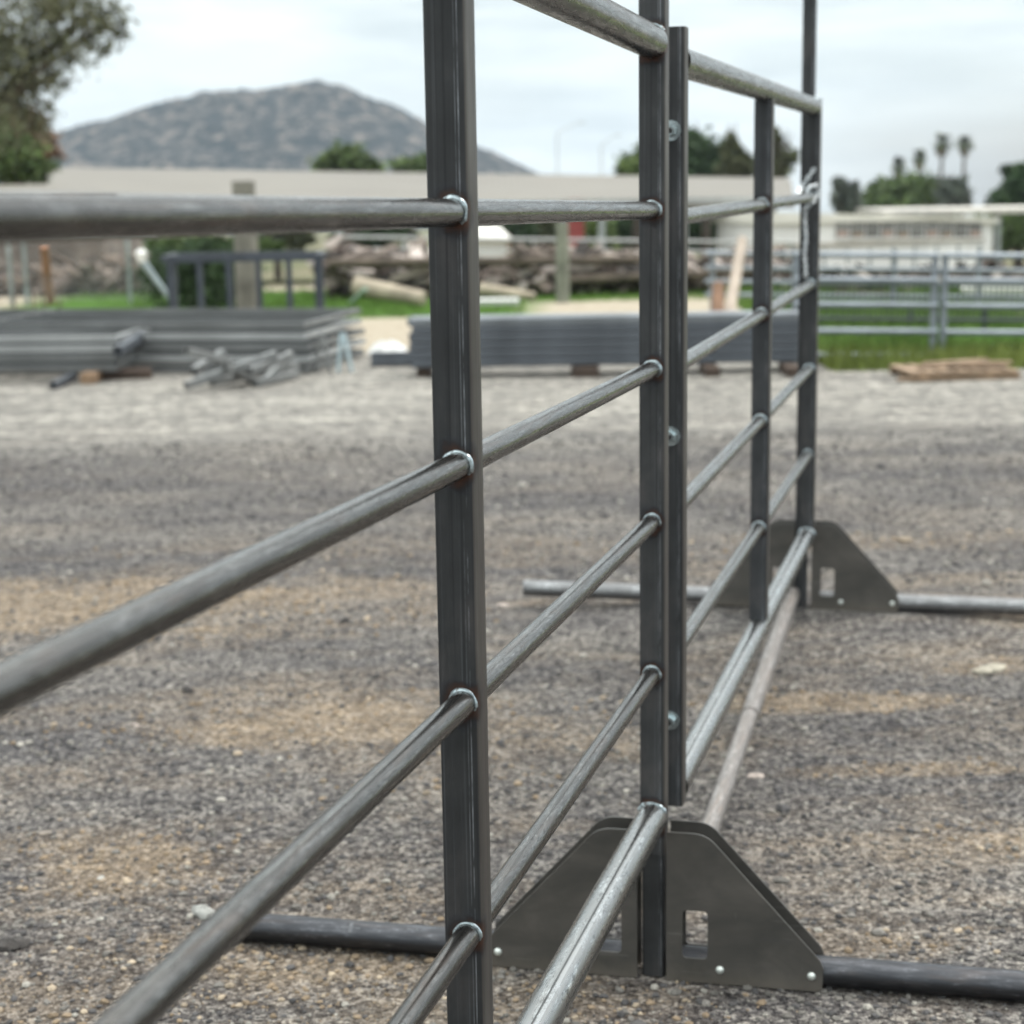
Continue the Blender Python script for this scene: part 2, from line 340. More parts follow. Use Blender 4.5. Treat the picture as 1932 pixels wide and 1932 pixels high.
# ------------------------------------------------------------------ ground
# world positions of the dirt patches showing through the gravel: (x, y, rx, ry, strength)
patches = [(-.55, 5.05, .85, .30, .9), (-1.55, 6.6, 1.5, .55, .95), (.95, 5.2, .45, .14, .9), (1.65, 5.55, .5, .13, .7), (2.05, 6.0, .7, .18, .7), (1.35, 4.02, .5, .10, .8),
           (1.1, 4.55, .35, .08, .7), (-1.0, 3.95, .35, .28, .9), (-.45, 3.35, .55, .28, .8), (.1, 3.2, .4, .18, .5), (-.2, 4.6, .6, .3, .35), (-.2, 7.6, 1.6, .25, .35), (-1.0, 3.2, .3, .2, .5), (.75, 3.45, .28, .1, .5), (1.6, 7.6, 1.2, .22, .4)]
def mat_ground():
    m = Mat('yard_gravel', (.2, .19, .17), .95, 0, .15)
    v = m.coord()
    s3 = m.n('SeparateXYZ'); m.l(v, s3.inputs[0]); X, Y = s3.outputs[0], s3.outputs[1]
    wob = m.noise(m.coord(scale=(.9, 1.6, 1)), 1.3, 5, .6)
    wobs = m.math('MULTIPLY', m.math('SUBTRACT', wob, .5), 1.0)
    # stones: cell colours at two sizes
    def cells(sc_, seed):
        vo = m.n('TexVoronoi', feature='F1'); vo.inputs['Scale'].default_value = sc_; m.l(m.coord(loc=(seed, seed, 0)), vo.inputs['Vector'])
        s = m.n('SeparateColor'); m.l(vo.outputs['Color'], s.inputs[0]); return s.outputs[0], vo.outputs['Distance']
    c1, d1 = cells(75, 0); c2, d2 = cells(150, 4); c3, d3 = cells(34, 9)
    stone = m.mix(.5, c1, c2); n_small = m.noise(v, 210, 3, .6)
    val = m.mix(.35, stone, n_small)
    grey = m.ramp(val, [(.28, (.028, .026, .027)), (.42, (.088, .081, .077)), (.56, (.156, .143, .133)), (.74, (.33, .308, .275))])
    tan = m.ramp(val, [(.25, (.09, .068, .046)), (.42, (.19, .147, .10)), (.6, (.28, .212, .145)), (.8, (.42, .34, .25))])
    pv_ = m.noise(m.coord(scale=(.5, 1.7, 1), loc=(3, 3, 0)), 1.4, 6, .7)
    pale = m.mix(m.ramp(pv_, [(.38, (0, 0, 0)), (.6, (1, 1, 1))]), m.ramp(val, [(.25, (.08, .076, .07)), (.5, (.20, .192, .178)), (.75, (.36, .345, .315))]), m.ramp(val, [(.25, (.17, .16, .145)), (.5, (.33, .315, .285)), (.75, (.52, .495, .45))]))
    mid_ = m.noise(m.coord(scale=(1, 1.4, 1)), 7.5, 5, .75)
    pale = m.mix(1., pale, m.ramp(mid_, [(.34, (.42, .41, .40)), (.5, (.85, .85, .85)), (.66, (1.35, 1.34, 1.30))]), 'MULTIPLY')
    dark = m.ramp(val, [(.3, (.018, .017, .019)), (.47, (.062, .058, .060)), (.6, (.105, .10, .10)), (.76, (.25, .235, .22))])
    big = m.noise(m.coord(scale=(.55, 1.3, 1), loc=(5, 2, 0)), 1.0, 6, .62)
    col = m.mix(m.ramp(big, [(.42, (0, 0, 0)), (.62, (1, 1, 1))]), dark, grey)
    tanmask = m.ramp(m.noise(m.coord(scale=(.8, 2.2, 1), loc=(9, 7, 0)), 1.1, 6, .65), [(.47, (0, 0, 0)), (.63, (.75,)*3)])
    nearm = m.n('MapRange'); nearm.inputs['From Min'].default_value = 8.5; nearm.inputs['From Max'].default_value = 6.5; m.l(Y, nearm.inputs['Value'])
    tm = m.math('MULTIPLY', tanmask, m.math('ADD', m.math('MULTIPLY', nearm.outputs[0], .45), .2))
    for (px, py, rx, ry, st) in patches:
        a = m.math('DIVIDE', m.math('SUBTRACT', X, px), rx); b = m.math('DIVIDE', m.math('SUBTRACT', Y, py), ry)
        d = m.math('SQRT', m.math('ADD', m.math('MULTIPLY', a, a), m.math('MULTIPLY', b, b)))
        e = m.math('MULTIPLY', m.math('SUBTRACT', 1.02, m.math('ADD', d, m.math('MULTIPLY', wobs, 3.0))), 1.6, True)
        tm = m.math('MAXIMUM', tm, m.math('MULTIPLY', e, st*.85))
    tm = m.math('MULTIPLY', tm, m.ramp(m.noise(v, 22, 5, .7), [(.3, (.35,)*3), (.6, (1, 1, 1))]), True)
    col = m.mix(tm, col, tan)
    def zone(lo, hi, amp):
        r = m.n('MapRange', interpolation_type='SMOOTHSTEP'); r.inputs['From Min'].default_value = lo; r.inputs['From Max'].default_value = hi
        m.l(m.math('ADD', Y, m.math('MULTIPLY', wobs, amp)), r.inputs['Value']); return r.outputs[0]
    zz = m.noise(m.coord(scale=(.7, 2.2, 1), loc=(8, 1, 0)), 1.2, 6, .7)
    col = m.mix(m.math('MULTIPLY', m.math('MULTIPLY', zone(9.6, 12.4, 2.5), m.math('ADD', m.math('MULTIPLY', zz, 1.5), .15)), 1., True), col, pale)
    col = m.mix(.8, col, m.ramp(mid_, [(.32, (.55, .54, .55)), (.5, (1, 1, 1)), (.68, (1.3, 1.28, 1.24))]), 'MULTIPLY')
    sand = m.ramp(m.noise(v, 6, 6, .7), [(.3, (.28, .235, .175)), (.6, (.40, .35, .275))])
    col = m.mix(zone(16.2, 17.2, 1.5), col, sand)
    # turf: x dependent start
    gs = m.math('ADD', Y, m.math('MULTIPLY', wobs, 1.6))
    xr = m.n('MapRange', interpolation_type='SMOOTHSTEP'); xr.inputs['From Min'].default_value = 2.2; xr.inputs['From Max'].default_value = 3.4
    xr.inputs['To Min'].default_value = 0; xr.inputs['To Max'].default_value = 6.3; m.l(X, xr.inputs['Value'])
    g = m.n('MapRange', interpolation_type='SMOOTHSTEP'); g.inputs['From Min'].default_value = 20.9; g.inputs['From Max'].default_value = 21.8; m.l(m.math('ADD', gs, xr.outputs[0]), g.inputs['Value'])
    bare = m.ramp(m.noise(m.coord(scale=(.35, .5, 1), loc=(1.5, 3.1, 0)), 1, 4, .6), [(.50, (1, 1, 1)), (.60, (.1,)*3)])
    xl = m.n('MapRange', interpolation_type='SMOOTHSTEP'); xl.inputs['From Min'].default_value = -7.4; xl.inputs['From Max'].default_value = -6.4; m.l(m.math('ADD', X, wobs), xl.inputs['Value'])
    far = m.n('MapRange'); far.inputs['From Min'].default_value = 29; far.inputs['From Max'].default_value = 28; m.l(gs, far.inputs['Value'])
    bx_ = m.n('MapRange'); bx_.inputs['From Min'].default_value = .4; bx_.inputs['From Max'].default_value = -.6; m.l(X, bx_.inputs['Value'])
    bare = m.math('MAXIMUM', bare, bx_.outputs[0])
    sx_ = m.n('MapRange', interpolation_type='SMOOTHSTEP'); sx_.inputs['From Min'].default_value = -.1; sx_.inputs['From Max'].default_value = .7; m.l(m.math('ADD', X, wobs), sx_.inputs['Value'])
    sy_ = m.n('MapRange', interpolation_type='SMOOTHSTEP'); sy_.inputs['From Min'].default_value = 24.2; sy_.inputs['From Max'].default_value = 23.4; m.l(gs, sy_.inputs['Value'])
    sr_ = m.n('MapRange'); sr_.inputs['From Min'].default_value = 3.4; sr_.inputs['From Max'].default_value = 2.6; m.l(X, sr_.inputs['Value'])
    bare = m.math('MULTIPLY', bare, m.math('SUBTRACT', 1, m.math('MULTIPLY', m.math('MULTIPLY', sx_.outputs[0], sy_.outputs[0]), sr_.outputs[0])))
    gm = m.math('MULTIPLY', m.math('MULTIPLY', m.math('MULTIPLY', g.outputs[0], bare), xl.outputs[0]), far.outputs[0])
    grass = m.ramp(m.noise(v, 3, 6, .7), [(.3, (.04, .10, .012)), (.6, (.075, .165, .022)), (.8, (.12, .20, .04))])
    col = m.mix(gm, col, grass)
    fy = m.n('MapRange', interpolation_type='SMOOTHSTEP'); fy.inputs['From Min'].default_value = 30; fy.inputs['From Max'].default_value = 45; m.l(Y, fy.inputs['Value'])
    farc = m.ramp(m.noise(v, .12, 6, .6), [(.35, (.07, .09, .035)), (.6, (.16, .14, .09))])
    col = m.mix(fy.outputs[0], col, farc)
    m.color(col)
    h = m.math('ADD', m.math('MULTIPLY', m.math('SUBTRACT', 1, d1), .6), m.math('ADD', m.math('MULTIPLY', m.math('SUBTRACT', 1, d2), .3), m.math('MULTIPLY', n_small, .5)))
    m.bump(h, .9, .012); return m.m
M_ground = mat_ground()
def build_ground():
    xs = list(np.concatenate([-np.geomspace(1800, 14, 18), np.linspace(-12, 12, 97), np.geomspace(14, 1800, 18)]))
    ys = list(np.concatenate([[-60, -20, -6], np.linspace(-2, 16, 91), np.linspace(16.5, 60, 60), np.geomspace(64, 3000, 24)]))
    g = MB(); nx = len(xs)
    for y in ys:
        for x in xs:
            z = terrain(x, y)
            if y < 26: z += .003*math.sin(x*1.9+y*.7)*math.cos(y*1.3-x*.4) + .002*math.sin(x*5.1+1)*math.sin(y*4.3) - .001
            elif y > 40: z += .15*math.sin(x*.05)*math.cos(y*.04)
            g.v.append((x, y, z))
    for j in range(len(ys)-1):
        for i in range(nx-1):
            a = j*nx+i; g.f.append((a, a+1, a+nx+1, a+nx)); g.m.append(0); g.col.append((1, 1, 1))
    o = g.build('ground', M_ground, smooth=True); tag(o, kind='structure'); return o
build_ground()
def gz(x, y):
    z = terrain(x, y)
    if y < 26: z += .003*math.sin(x*1.9+y*.7)*math.cos(y*1.3-x*.4) + .002*math.sin(x*5.1+1)*math.sin(y*4.3) - .001
    return z

# loose gravel lying on the yard: real little stones
def build_gravel():
    m = Mat('gravel_stones', (.2, .2, .2), .9, 0, .2)
    a = m.n('Attribute', attribute_name='tint'); m.color(m.mix(.35, a.outputs['Color'], m.mix(1., a.outputs['Color'], m.ramp(m.noise(m.coord(), 300, 3), [(.3, (.5,)*3), (.7, (1.4,)*3)]), 'MULTIPLY')))
    t = (1+5**.5)/2
    ico = np.array([(-1,t,0),(1,t,0),(-1,-t,0),(1,-t,0),(0,-1,t),(0,1,t),(0,-1,-t),(0,1,-t),(t,0,-1),(t,0,1),(-t,0,-1),(-t,0,1)])/math.sqrt(1+t*t)
    fc = np.array([(0,11,5),(0,5,1),(0,1,7),(0,7,10),(0,10,11),(1,5,9),(5,11,4),(11,10,2),(10,7,6),(7,1,8),(3,9,4),(3,4,2),(3,2,6),(3,6,8),(3,8,9),(4,9,5),(2,4,11),(6,2,10),(8,6,7),(9,8,1)])
    n = 46000
    Y = 2.5 + 8.5*rng.random(n)**1.75
    X = (rng.random(n)*2-1)*(.34*Y+.25)
    s = .0022 + .0075*rng.random(n)**4.0; s *= (1+ (Y-3)*.10); s[:90] *= 2.2
    sc3 = np.stack([s*(.8+.6*rng.random(n)), s*(.8+.6*rng.random(n)), s*(.45+.4*rng.random(n))], 1)
    V = ico[None]*(1+.35*(rng.random((n, 12, 1))-.5)); V = V*sc3[:, None, :]
    an = rng.random(n)*6.28; ca, sa = np.cos(an), np.sin(an)
    Vx = V[:, :, 0]*ca[:, None]-V[:, :, 1]*sa[:, None]; Vy = V[:, :, 0]*sa[:, None]+V[:, :, 1]*ca[:, None]
    Z = .003*np.sin(X*1.9+Y*.7)*np.cos(Y*1.3-X*.4) + .002*np.sin(X*5.1+1)*np.sin(Y*4.3) - .001
    P = np.stack([Vx+X[:, None], Vy+Y[:, None], V[:, :, 2]+Z[:, None]+(s*.25)[:, None]], 2)
    Q = P[:, fc, :].reshape(-1, 3, 3)
    # stones sit in dirt of their own colour
    tan = np.zeros(n)
    for (px, py, rx, ry, st) in patches: tan = np.maximum(tan, st*np.clip(1.3-np.sqrt(((X-px)/rx)**2+((Y-py)/ry)**2), 0, 1))
    k = rng.random(n)
    base = np.where(k[:, None] < .5, np.array([.075, .072, .072]), np.where(k[:, None] < .92, np.array([.145, .136, .124]), np.array([.28, .265, .235])))
    br = np.where(k[:, None] < .7, np.array([.21, .16, .11]), np.array([.31, .255, .19]))
    pick = (rng.random(n) < tan*.8)[:, None]
    col = np.where(pick, br, base)*(.75+.5*rng.random((n, 1)))
    o = quads_mesh('gravel', Q, m.m, cols=np.repeat(col, 20, 0)); tag(o, kind='stuff')
build_gravel()

# single stones and clods one can pick out
def rock(name, label, cat, x, y, sx, sy, sz, mat, seed, group=None):
    r = np.random.default_rng(int(seed*10)); g = MB(); nu, nv = 14, 9; v = []; f = []
    for j in range(nv+1):
        th = math.pi*j/nv
        for i in range(nu):
            ph = 2*math.pi*i/nu; k = 1+.28*math.sin(2*ph+seed)*math.sin(th)+.16*math.sin(5*ph+3*th+seed*2)+.1*(r.random()-.5)
            v.append((sx*k*math.sin(th)*math.cos(ph), sy*k*math.sin(th)*math.sin(ph), sz*(math.cos(th)*k*.9+.55)))
    for j in range(nv):
        for i in range(nu): f.append((j*nu+i, (j+1)*nu+i, (j+1)*nu+(i+1) % nu, j*nu+(i+1) % nu))
    g.add(v, f); p = gnd(x, y)
    o = g.build(name, mat, M=Matrix.Translation((p[0], p[1], gz(p[0], p[1])-.004)) @ Matrix.Rotation(seed, 4, 'Z'), smooth=True); return tag(o, label, cat, group)
M_pale = simple('pale_stone', (.36, .33, .265), .85, 0, .2, 30, .4); M_clod = simple('dark_clod', (.05, .045, .042), .95, 0, .3, 40, .6)
M_pink = simple('pinkish_stone', (.42, .36, .32), .9, 0, .2, 30, .4)
rock('stone', 'pale flat stone alone in the gravel near the right edge', 'stone', 1868, 1266, .058, .034, .017, M_pale, .3)
rock('stone', 'dark round clod on the gravel left of the nearest square post', 'stone', 651, 1172, .022, .02, .014, M_clod, 1.2)
rock('stone', 'dark grey clod with a lighter top below the third round rail', 'stone', 354, 1304, .026, .02, .014, M_clod, 2.2)
rock('stone', 'flat pinkish stone just above the far end of the back foot pipe', 'stone', 951, 1145, .03, .03, .010, M_pink, 3.1)
rock('stone', 'flat tan stone beside the tie bar behind the front base plate', 'stone', 1426, 1462, .026, .018, .008, M_pink, 4.4)
rock('stone', 'black crusted clod lying at the left edge of the yard', 'stone', 22, 1786, .035, .03, .014, M_clod, 5.3)
rock('stone', 'dark clod below the dark round clod left of the nearest post', 'stone', 622, 1196, .02, .018, .009, M_clod, 6.1)
rock('stone', 'pale grey stone peeking out beside the lowest left rail near the foot pipe end', 'stone', 385, 1728, .03, .022, .018, simple('grey_pale_stone', (.34, .34, .32), .85, 0, .15, 30), 2.7)
rock('stone', 'small white stone low in the gravel on the left', 'stone', 190, 1656, .009, .008, .006, simple('white_stone', (.42, .41, .38), .8, 0, .1, 30), 7.1)
rock('stone', 'small flat tan stone with a dark underside left of centre', 'stone', 256, 1370, .014, .010, .007, M_pink, 8.6)

# ------------------------------------------------------------------ the livestock panels
K = 1.1
h1, h2 = .2665, .2716
H1 = np.array([math.sin(h1), math.cos(h1), 0]); H2 = np.array([math.sin(h2), math.cos(h2), 0])
B = np.array([.2452, 2.9966, 0])*K; Cc = np.array([.3038, 3.1977, 0])*K
D = Cc+H2*1.2299*K; E = Cc+H2*2.4402*K; DA = 1.1677*K; A = B-H1*DA; S0 = B-H1*DA*2
ZR = [z*K for z in (1.678, 1.4005, 1.1288, .8598, .5829, .3134)]
SL1 = -.0167; SL2 = .0032; DZ2 = -.0175*K; GZ2 = .0497*K
RS, RB, PW = .0163, .0305, .050
def perp(H): return np.array([H[1], -H[0], 0])
def post_matrix(face, heading, off=0):
    """local origin at the centre of the post section, -Y looks back along the panel"""
    H = np.array([math.sin(heading), math.cos(heading), 0]); c = face + H*PW/2 + perp(H)*off
    return Matrix.Translation(Vector(c)) @ Matrix.Rotation(-heading, 4, 'Z')
def ring_weld(parent, p, heading, r, rad=.0042, seed=1, a0=-40, a1=220):
    a0 += (seed*37 % 50)-20; a1 += (seed*53 % 60)-40; rad *= .72+.1*(seed % 4)
    """lumpy fillet of weld metal where a rail meets the face of a post; p on the face"""
    rr = random.Random(seed); g = MB(); n, k = 44, 8; v = []; f = []
    for i in range(n+1):
        a = math.radians(a0+(a1-a0)*i/n); rp = rad*(1.0+.28*math.sin(i*.23+seed)+.12*math.sin(i*.61+seed*2)+.05*rr.random())*(1 if 2 < i < n-2 else .5)
        for j in range(k):
            b = 2*math.pi*j/k; q = r+.0006+rp*math.cos(b)
            v.append((q*math.cos(a), -.0008+rp*.85*math.sin(b), q*math.sin(a)))
    for i in range(n):
        for j in range(k): f.append((i*k+j, i*k+(j+1) % k, (i+1)*k+(j+1) % k, (i+1)*k+j))
    g.add(v, f); return g.build('weld_bead', M_weld, parent, Matrix.Translation(Vector(p)) @ Matrix.Rotation(-heading, 4, 'Z'), smooth=True)
def rail(parent, p0, p1, r, mat, name='rail'):
    M, ln = along(p0, p1)
    rf = None
    return MB().cyl(r, r, ln, 48, steps=1, cap=True).build(name, mat, parent, M, smooth=True)

def z1(i, t): return ZR[i]+(-SL1)*t*1.0     # rails climb slightly towards the camera
def z2(i, t): return ZR[i]+DZ2+SL2*t
# panel nearest the camera ------------------------------------------------
P1 = thing('livestock_panel', 'near steel livestock panel of round rails reaching out of the left edge', 'fence panel', (A[0], A[1], 0))
offA = -.002
mA = mat_post('near_post_steel', joints=[(z1(i, DA), RS) for i in (1, 2, 3, 4)], jx=.007)
MB().sqtube(PW, z1(5, DA)+RB-.006, z1(0, DA)-RB+.006).build('post', mA, P1, post_matrix(A, h1, offA), smooth=True)
mB = mat_post('end_post_steel', joints=[(z1(i, 0), RS) for i in (1, 2, 3, 4)]+[(z1(0, 0), RB), (z1(5, 0), RB)], tint=(.048, .050, .052))
MB().sqtube(PW, .268, 2.75).build('end_post', mB, P1, post_matrix(B, h1, 0), smooth=True)
MB().sqtube(PW, .268, 2.1).build('end_post', M_post, P1, post_matrix(S0, h1, 0), smooth=True)
pw2 = H1*PW
RO = perp(H1)*.0045       # rails sit a little off the middle of the posts
for i in (1, 2, 3, 4):
    a0 = S0+pw2+RO; a1 = A+RO; b0 = A+pw2+RO; b1 = B
    Z = lambda t: z1(i, t)
    rail(P1, (*a0[:2], Z(2*DA-PW)), (*a1[:2], Z(DA)), RS, M_rail)
    rail(P1, (*b0[:2], Z(DA-PW)), (*b1[:2], Z(0)), RS, M_rail)
    ring_weld(P1, (*a1[:2], Z(DA)), h1, RS, .0034, i*3)
    ring_weld(P1, (*b1[:2], Z(0)), h1, RS, .0032, i*5+1)
for i, nm in ((0, 'top_rail'), (5, 'bottom_rail')):
    rail(P1, (*(S0+pw2)[:2], z1(i, 2*DA-PW)), (*B[:2], z1(i, 0)), RB, M_big if i else M_top, nm)
    ring_weld(P1, (*B[:2], z1(i, 0)), h1, RB, .0034, 77+i, 10, 170)
# second panel -------------------------------------------------------------
tC = -.035; Cp = Cc+H2*tC
P2 = thing('livestock_panel', 'farther steel livestock panel bolted behind the tall middle post', 'fence panel', (D[0], D[1], 0))
LD, LE = 1.2299*K, 2.4402*K
MB().sqtube(PW, .2995, 1.888).build('end_post', M_post, P2, post_matrix(Cp, h2, 0), smooth=True)
mD = mat_post('second_panel_post', joints=[(z2(i, LD), RS) for i in (1, 2, 3, 4)], tint=(.045, .048, .052))
MB().sqtube(PW, z2(5, LD)+RB-.006, z2(0, LD)-RB+.006).build('post', mD, P2, post_matrix(D, h2, 0), smooth=True)
MB().sqtube(PW, .31+GZ2*.4, 1.862).build('end_post', M_post, P2, post_matrix(E, h2, 0), smooth=True)
ph = H2*PW
M_rail2 = mat_rail('far_rail_steel', base=(.20, .20, .194), dark=(.13, .13, .126), rust=.25, rough=.24, metal=1.)
for i in (1, 2, 3, 4):
    rail(P2, (*(Cp+ph)[:2], z2(i, tC+PW)), (*D[:2], z2(i, LD)), RS, M_rail2)
    rail(P2, (*(D+ph)[:2], z2(i, LD+PW)), (*E[:2], z2(i, LE)), RS, M_rail2)
    ring_weld(P2, (*D[:2], z2(i, LD)), h2, RS, .0034, i*7+2)
    ring_weld(P2, (*E[:2], z2(i, LE)), h2, RS, .0034, i*9+4)
for i, nm in ((0, 'top_rail'), (5, 'bottom_rail')):
    rail(P2, (*(Cp+ph)[:2], z2(i, tC+PW)), (*E[:2], z2(i, LE)), RB*.96, M_big if i else M_top, nm)
    ring_weld(P2, (*E[:2], z2(i, LE)), h2, RB*.96, .0034, 90+i, 10, 170)
# bolts joining the two panels: washer, nut and threaded end on the near face of the second panel
boltM = [post_matrix(Cp, h2, 0) @ Matrix.Translation((-.0015, -PW/2, z)) for z in (1.691, 1.0865, .488)]
for k, (Mb, wd) in enumerate(zip(boltM, ('upper', 'middle', 'lower'))):
    bt = thing('hex_bolt', '%s zinc bolt with nut and washer clamping the two panels together' % {'upper': 'topmost', 'middle': 'middle', 'lower': 'lowest'}[wd], 'bolt', Mb.to_translation(), 'bolts joining the two panels')
    Rm = Matrix.Rotation(math.radians(-90), 4, 'Z')   # local X -> -Y (towards the camera side)
    g = MB().cyl(.0205, .0200, .0028, 32, Mb @ Rm); g.build('washer', M_zinc, bt, None, smooth=True)
    g = MB().cyl(.0125, .0112, .015, 6, Mb @ Rm @ Matrix.Translation((.0028, 0, 0)) @ Matrix.Rotation(.4+k, 4, 'X')); g.build('nut', M_zinc, bt)
    g = MB().cyl(.0055, .0052, .020, 16, Mb @ Rm @ Matrix.Translation((.0036, 0, 0))); g.build('bolt_end', M_black, bt, None, smooth=True)

# ------------------------------------------------------------------ bases: plates on a foot pipe
def base_stand(label, origin, ang, zb, upright=None, footmat=(None, None), llen=1.0, rlen=1.4, gap=.034, inner=.172, hgt=.318):
    """origin: ground point of the slit between the wings, in the plane of the front plates; ang: direction of the foot"""
    t = thing('base_stand', label, 'fence base', (origin[0], origin[1], zb))
    F = Matrix.Translation(Vector((origin[0], origin[1], zb))) @ Matrix.Rotation(ang, 4, 'Z')   # local X along the foot, Y away from camera
    PT = .0045
    def wing(sgn, y0):
        # outline (u, z) with rounded top shoulder and rounded toe
        o = [(gap*.9, .002), (.330, .002), (.341, .010), (.343, .050), (.336, .068)]
        # sloping edge up to the shoulder
        for k in range(7):
            a = math.radians(48-48*k/6); o.append((.083+.058*math.sin(a)+.0, hgt-.058+.058*math.cos(a)))
        o.append((gap*.9, hgt))
        sl = []                                   # slot with rounded corners
        for cx, cz, a0 in ((.104, .146, 0), (.071, .146, 90), (.071, .062, 180), (.104, .062, 270)):
            for k in range(4):
                a = math.radians(a0+30*k); sl.append((cx+.009*math.cos(a), cz+.009*math.sin(a)))
        import bmesh
        bm = bmesh.new()
        vo = [bm.verts.new((sgn*u, y0, z)) for u, z in o]; vs = [bm.verts.new((sgn*u, y0, z)) for u, z in sl]
        eo = [bm.edges.new((vo[i], vo[(i+1) % len(vo)])) for i in range(len(vo))]; es = [bm.edges.new((vs[i], vs[(i+1) % len(vs)])) for i in range(len(vs))]
        bmesh.ops.triangle_fill(bm, use_beauty=True, use_dissolve=False, edges=eo+es)
        # drop triangles inside the slot
        for f_ in list(bm.faces):
            c = f_.calc_center_median(); u, z = abs(c.x), c.z
            if .064 < u < .111 and .055 < z < .153 and all(v_ in vs for v_ in f_.verts): bm.faces.remove(f_)
        r = bmesh.ops.extrude_face_region(bm, geom=bm.faces[:])
        bmesh.ops.translate(bm, vec=(0, PT, 0), verts=[x for x in r['geom'] if isinstance(x, bmesh.types.BMVert)])
        bmesh.ops.recalc_face_normals(bm, faces=bm.faces)
        me = bpy.data.meshes.new('side_plate'); bm.to_mesh(me); bm.free(); me.materials.append(M_plate)
        pl = link('side_plate', me, t, F)
        if y0 < .01:
            for (u, z) in ((.138, .033), (.3195, .035)):
                g = MB(); v = []; f = []; n = 20
                for j in range(6):
                    th = math.pi/2*j/5
                    for i in range(n): v.append((.0085*math.cos(th)*math.cos(2*math.pi*i/n), -.006*math.sin(th), .0085*math.cos(th)*math.sin(2*math.pi*i/n)))
                for j in range(5):
                    for i in range(n): f.append((j*n+i, j*n+(i+1) % n, (j+1)*n+(i+1) % n, (j+1)*n+i))
                g.add(v, f); g.build('bolt_head', M_bolt, pl, F @ Matrix.Translation((sgn*u, y0-.0002, z)), smooth=True)
        return pl
    for sgn in (-1, 1):
        wing(sgn, 0); wing(sgn, .0665)
    # foot pipes held between the plates
    for sgn, ln, mt, dy in ((-1, llen, footmat[0], 0), (1, rlen, footmat[1], 0)):
        Mf = F @ Matrix.Translation((sgn*.045, .0355, .0315)) @ (Matrix.Rotation(math.pi, 4, 'Z') if sgn < 0 else Matrix())
        fp = MB().pipe(.0302, ln, .0035, 40).build('foot_pipe', mt, t, Mf, smooth=True)
        if sgn < 0 and zb < .01:
            def arc_mark(x0, x1, a0, a1):
                g = MB(); n = 8; v = []; r = .0306
                for k in range(n+1):
                    a = math.radians(a0+(a1-a0)*k/n)
                    for x in (x0, x1): v.append((x, r*math.cos(a), r*math.sin(a)))
                g.add(v, [(2*k, 2*k+1, 2*k+3, 2*k+2) for k in range(n)]); return g
            g = arc_mark(.592, .600, 32, 78); g.build('chalk_mark', M_chalk, fp, Mf)
            for q4 in ((.5745, .5915, 48, 55), (.6005, .6175, 48, 55), (.53, .535, 44, 50), (.45, .475, 62, 68)): arc_mark(*q4).build('chalk_mark', M_chalk, fp, Mf)
    if upright:
        w_, hh, cx, cy, lean = upright
        MB().sqtube(w_, 0, hh, .005).build('upright', M_post, t, F @ Matrix.Translation((cx, cy, .002)) @ Matrix.Rotation(lean, 4, 'Y'), smooth=True)
    return t
o1 = B - H1*.004
base_stand('front base of triangular steel plates on a dark foot pipe', o1, -.2128, 0.0, upright=(.045, .52, .001, .036, 0), footmat=(M_foot, M_foot), llen=.90, rlen=1.5, gap=.033)
F2 = np.array([1.043, 6.17, 0])
o2 = E + H2*.045 + perp(H2)*(-.016)
base_stand('rear base of triangular plates with a tall upright on a pale foot pipe', o2, -.235, GZ2-.002, upright=(.045, 2.75, -.008, .034, 0), footmat=(M_footL, M_footL), llen=1.0, rlen=1.3, gap=.033)
# small mound of gravel carrying the rear base
def mound():
    g = MB(); n, k = 60, 14; v = []; f = []
    for j in range(k+1):
        r = j/k
        for i in range(n):
            a = 2*math.pi*i/n; x = 1.9*r*math.cos(a)*(1+.1*math.sin(3*a)); y = .75*r*math.sin(a)*(1+.12*math.cos(2*a))
            z = (GZ2+.004)*(1-r*r)**2*(1+.0*math.sin(9*a)) - .012*r
            X_ = E[0]+x*math.cos(-.23)-y*math.sin(-.23)+.15; Y_ = E[1]+.1+x*math.sin(-.23)+y*math.cos(-.23)
            v.append((X_, Y_, z))
    for j in range(k):
        for i in range(n): f.append((j*n+i, j*n+(i+1) % n, (j+1)*n+(i+1) % n, (j+1)*n+i))
    g.add(v, f); tag(g.build('ground_rise', M_ground, smooth=True), kind='structure')
mound()
# tie bar lying between the two bases: thinner tube sliding in a thicker one
tb0 = Vector((.415, 3.80, .036)); tb1 = Vector((1.012, 6.13, .115)); Mt, Lt = along(tb0, tb1)
tb = thing('tie_bar', 'weathered telescoping tie bar lying on the gravel between the two bases', 'bar', tb0)
MB().pipe(.0235, Lt*.45, .003, 32).build('inner_tube', M_tie, tb, Mt, smooth=True)
MB().pipe(.0268, Lt*.56, .003, 32).build('outer_tube', M_tie, tb, Mt @ Matrix.Translation((Lt*.44, 0, 0)), smooth=True)

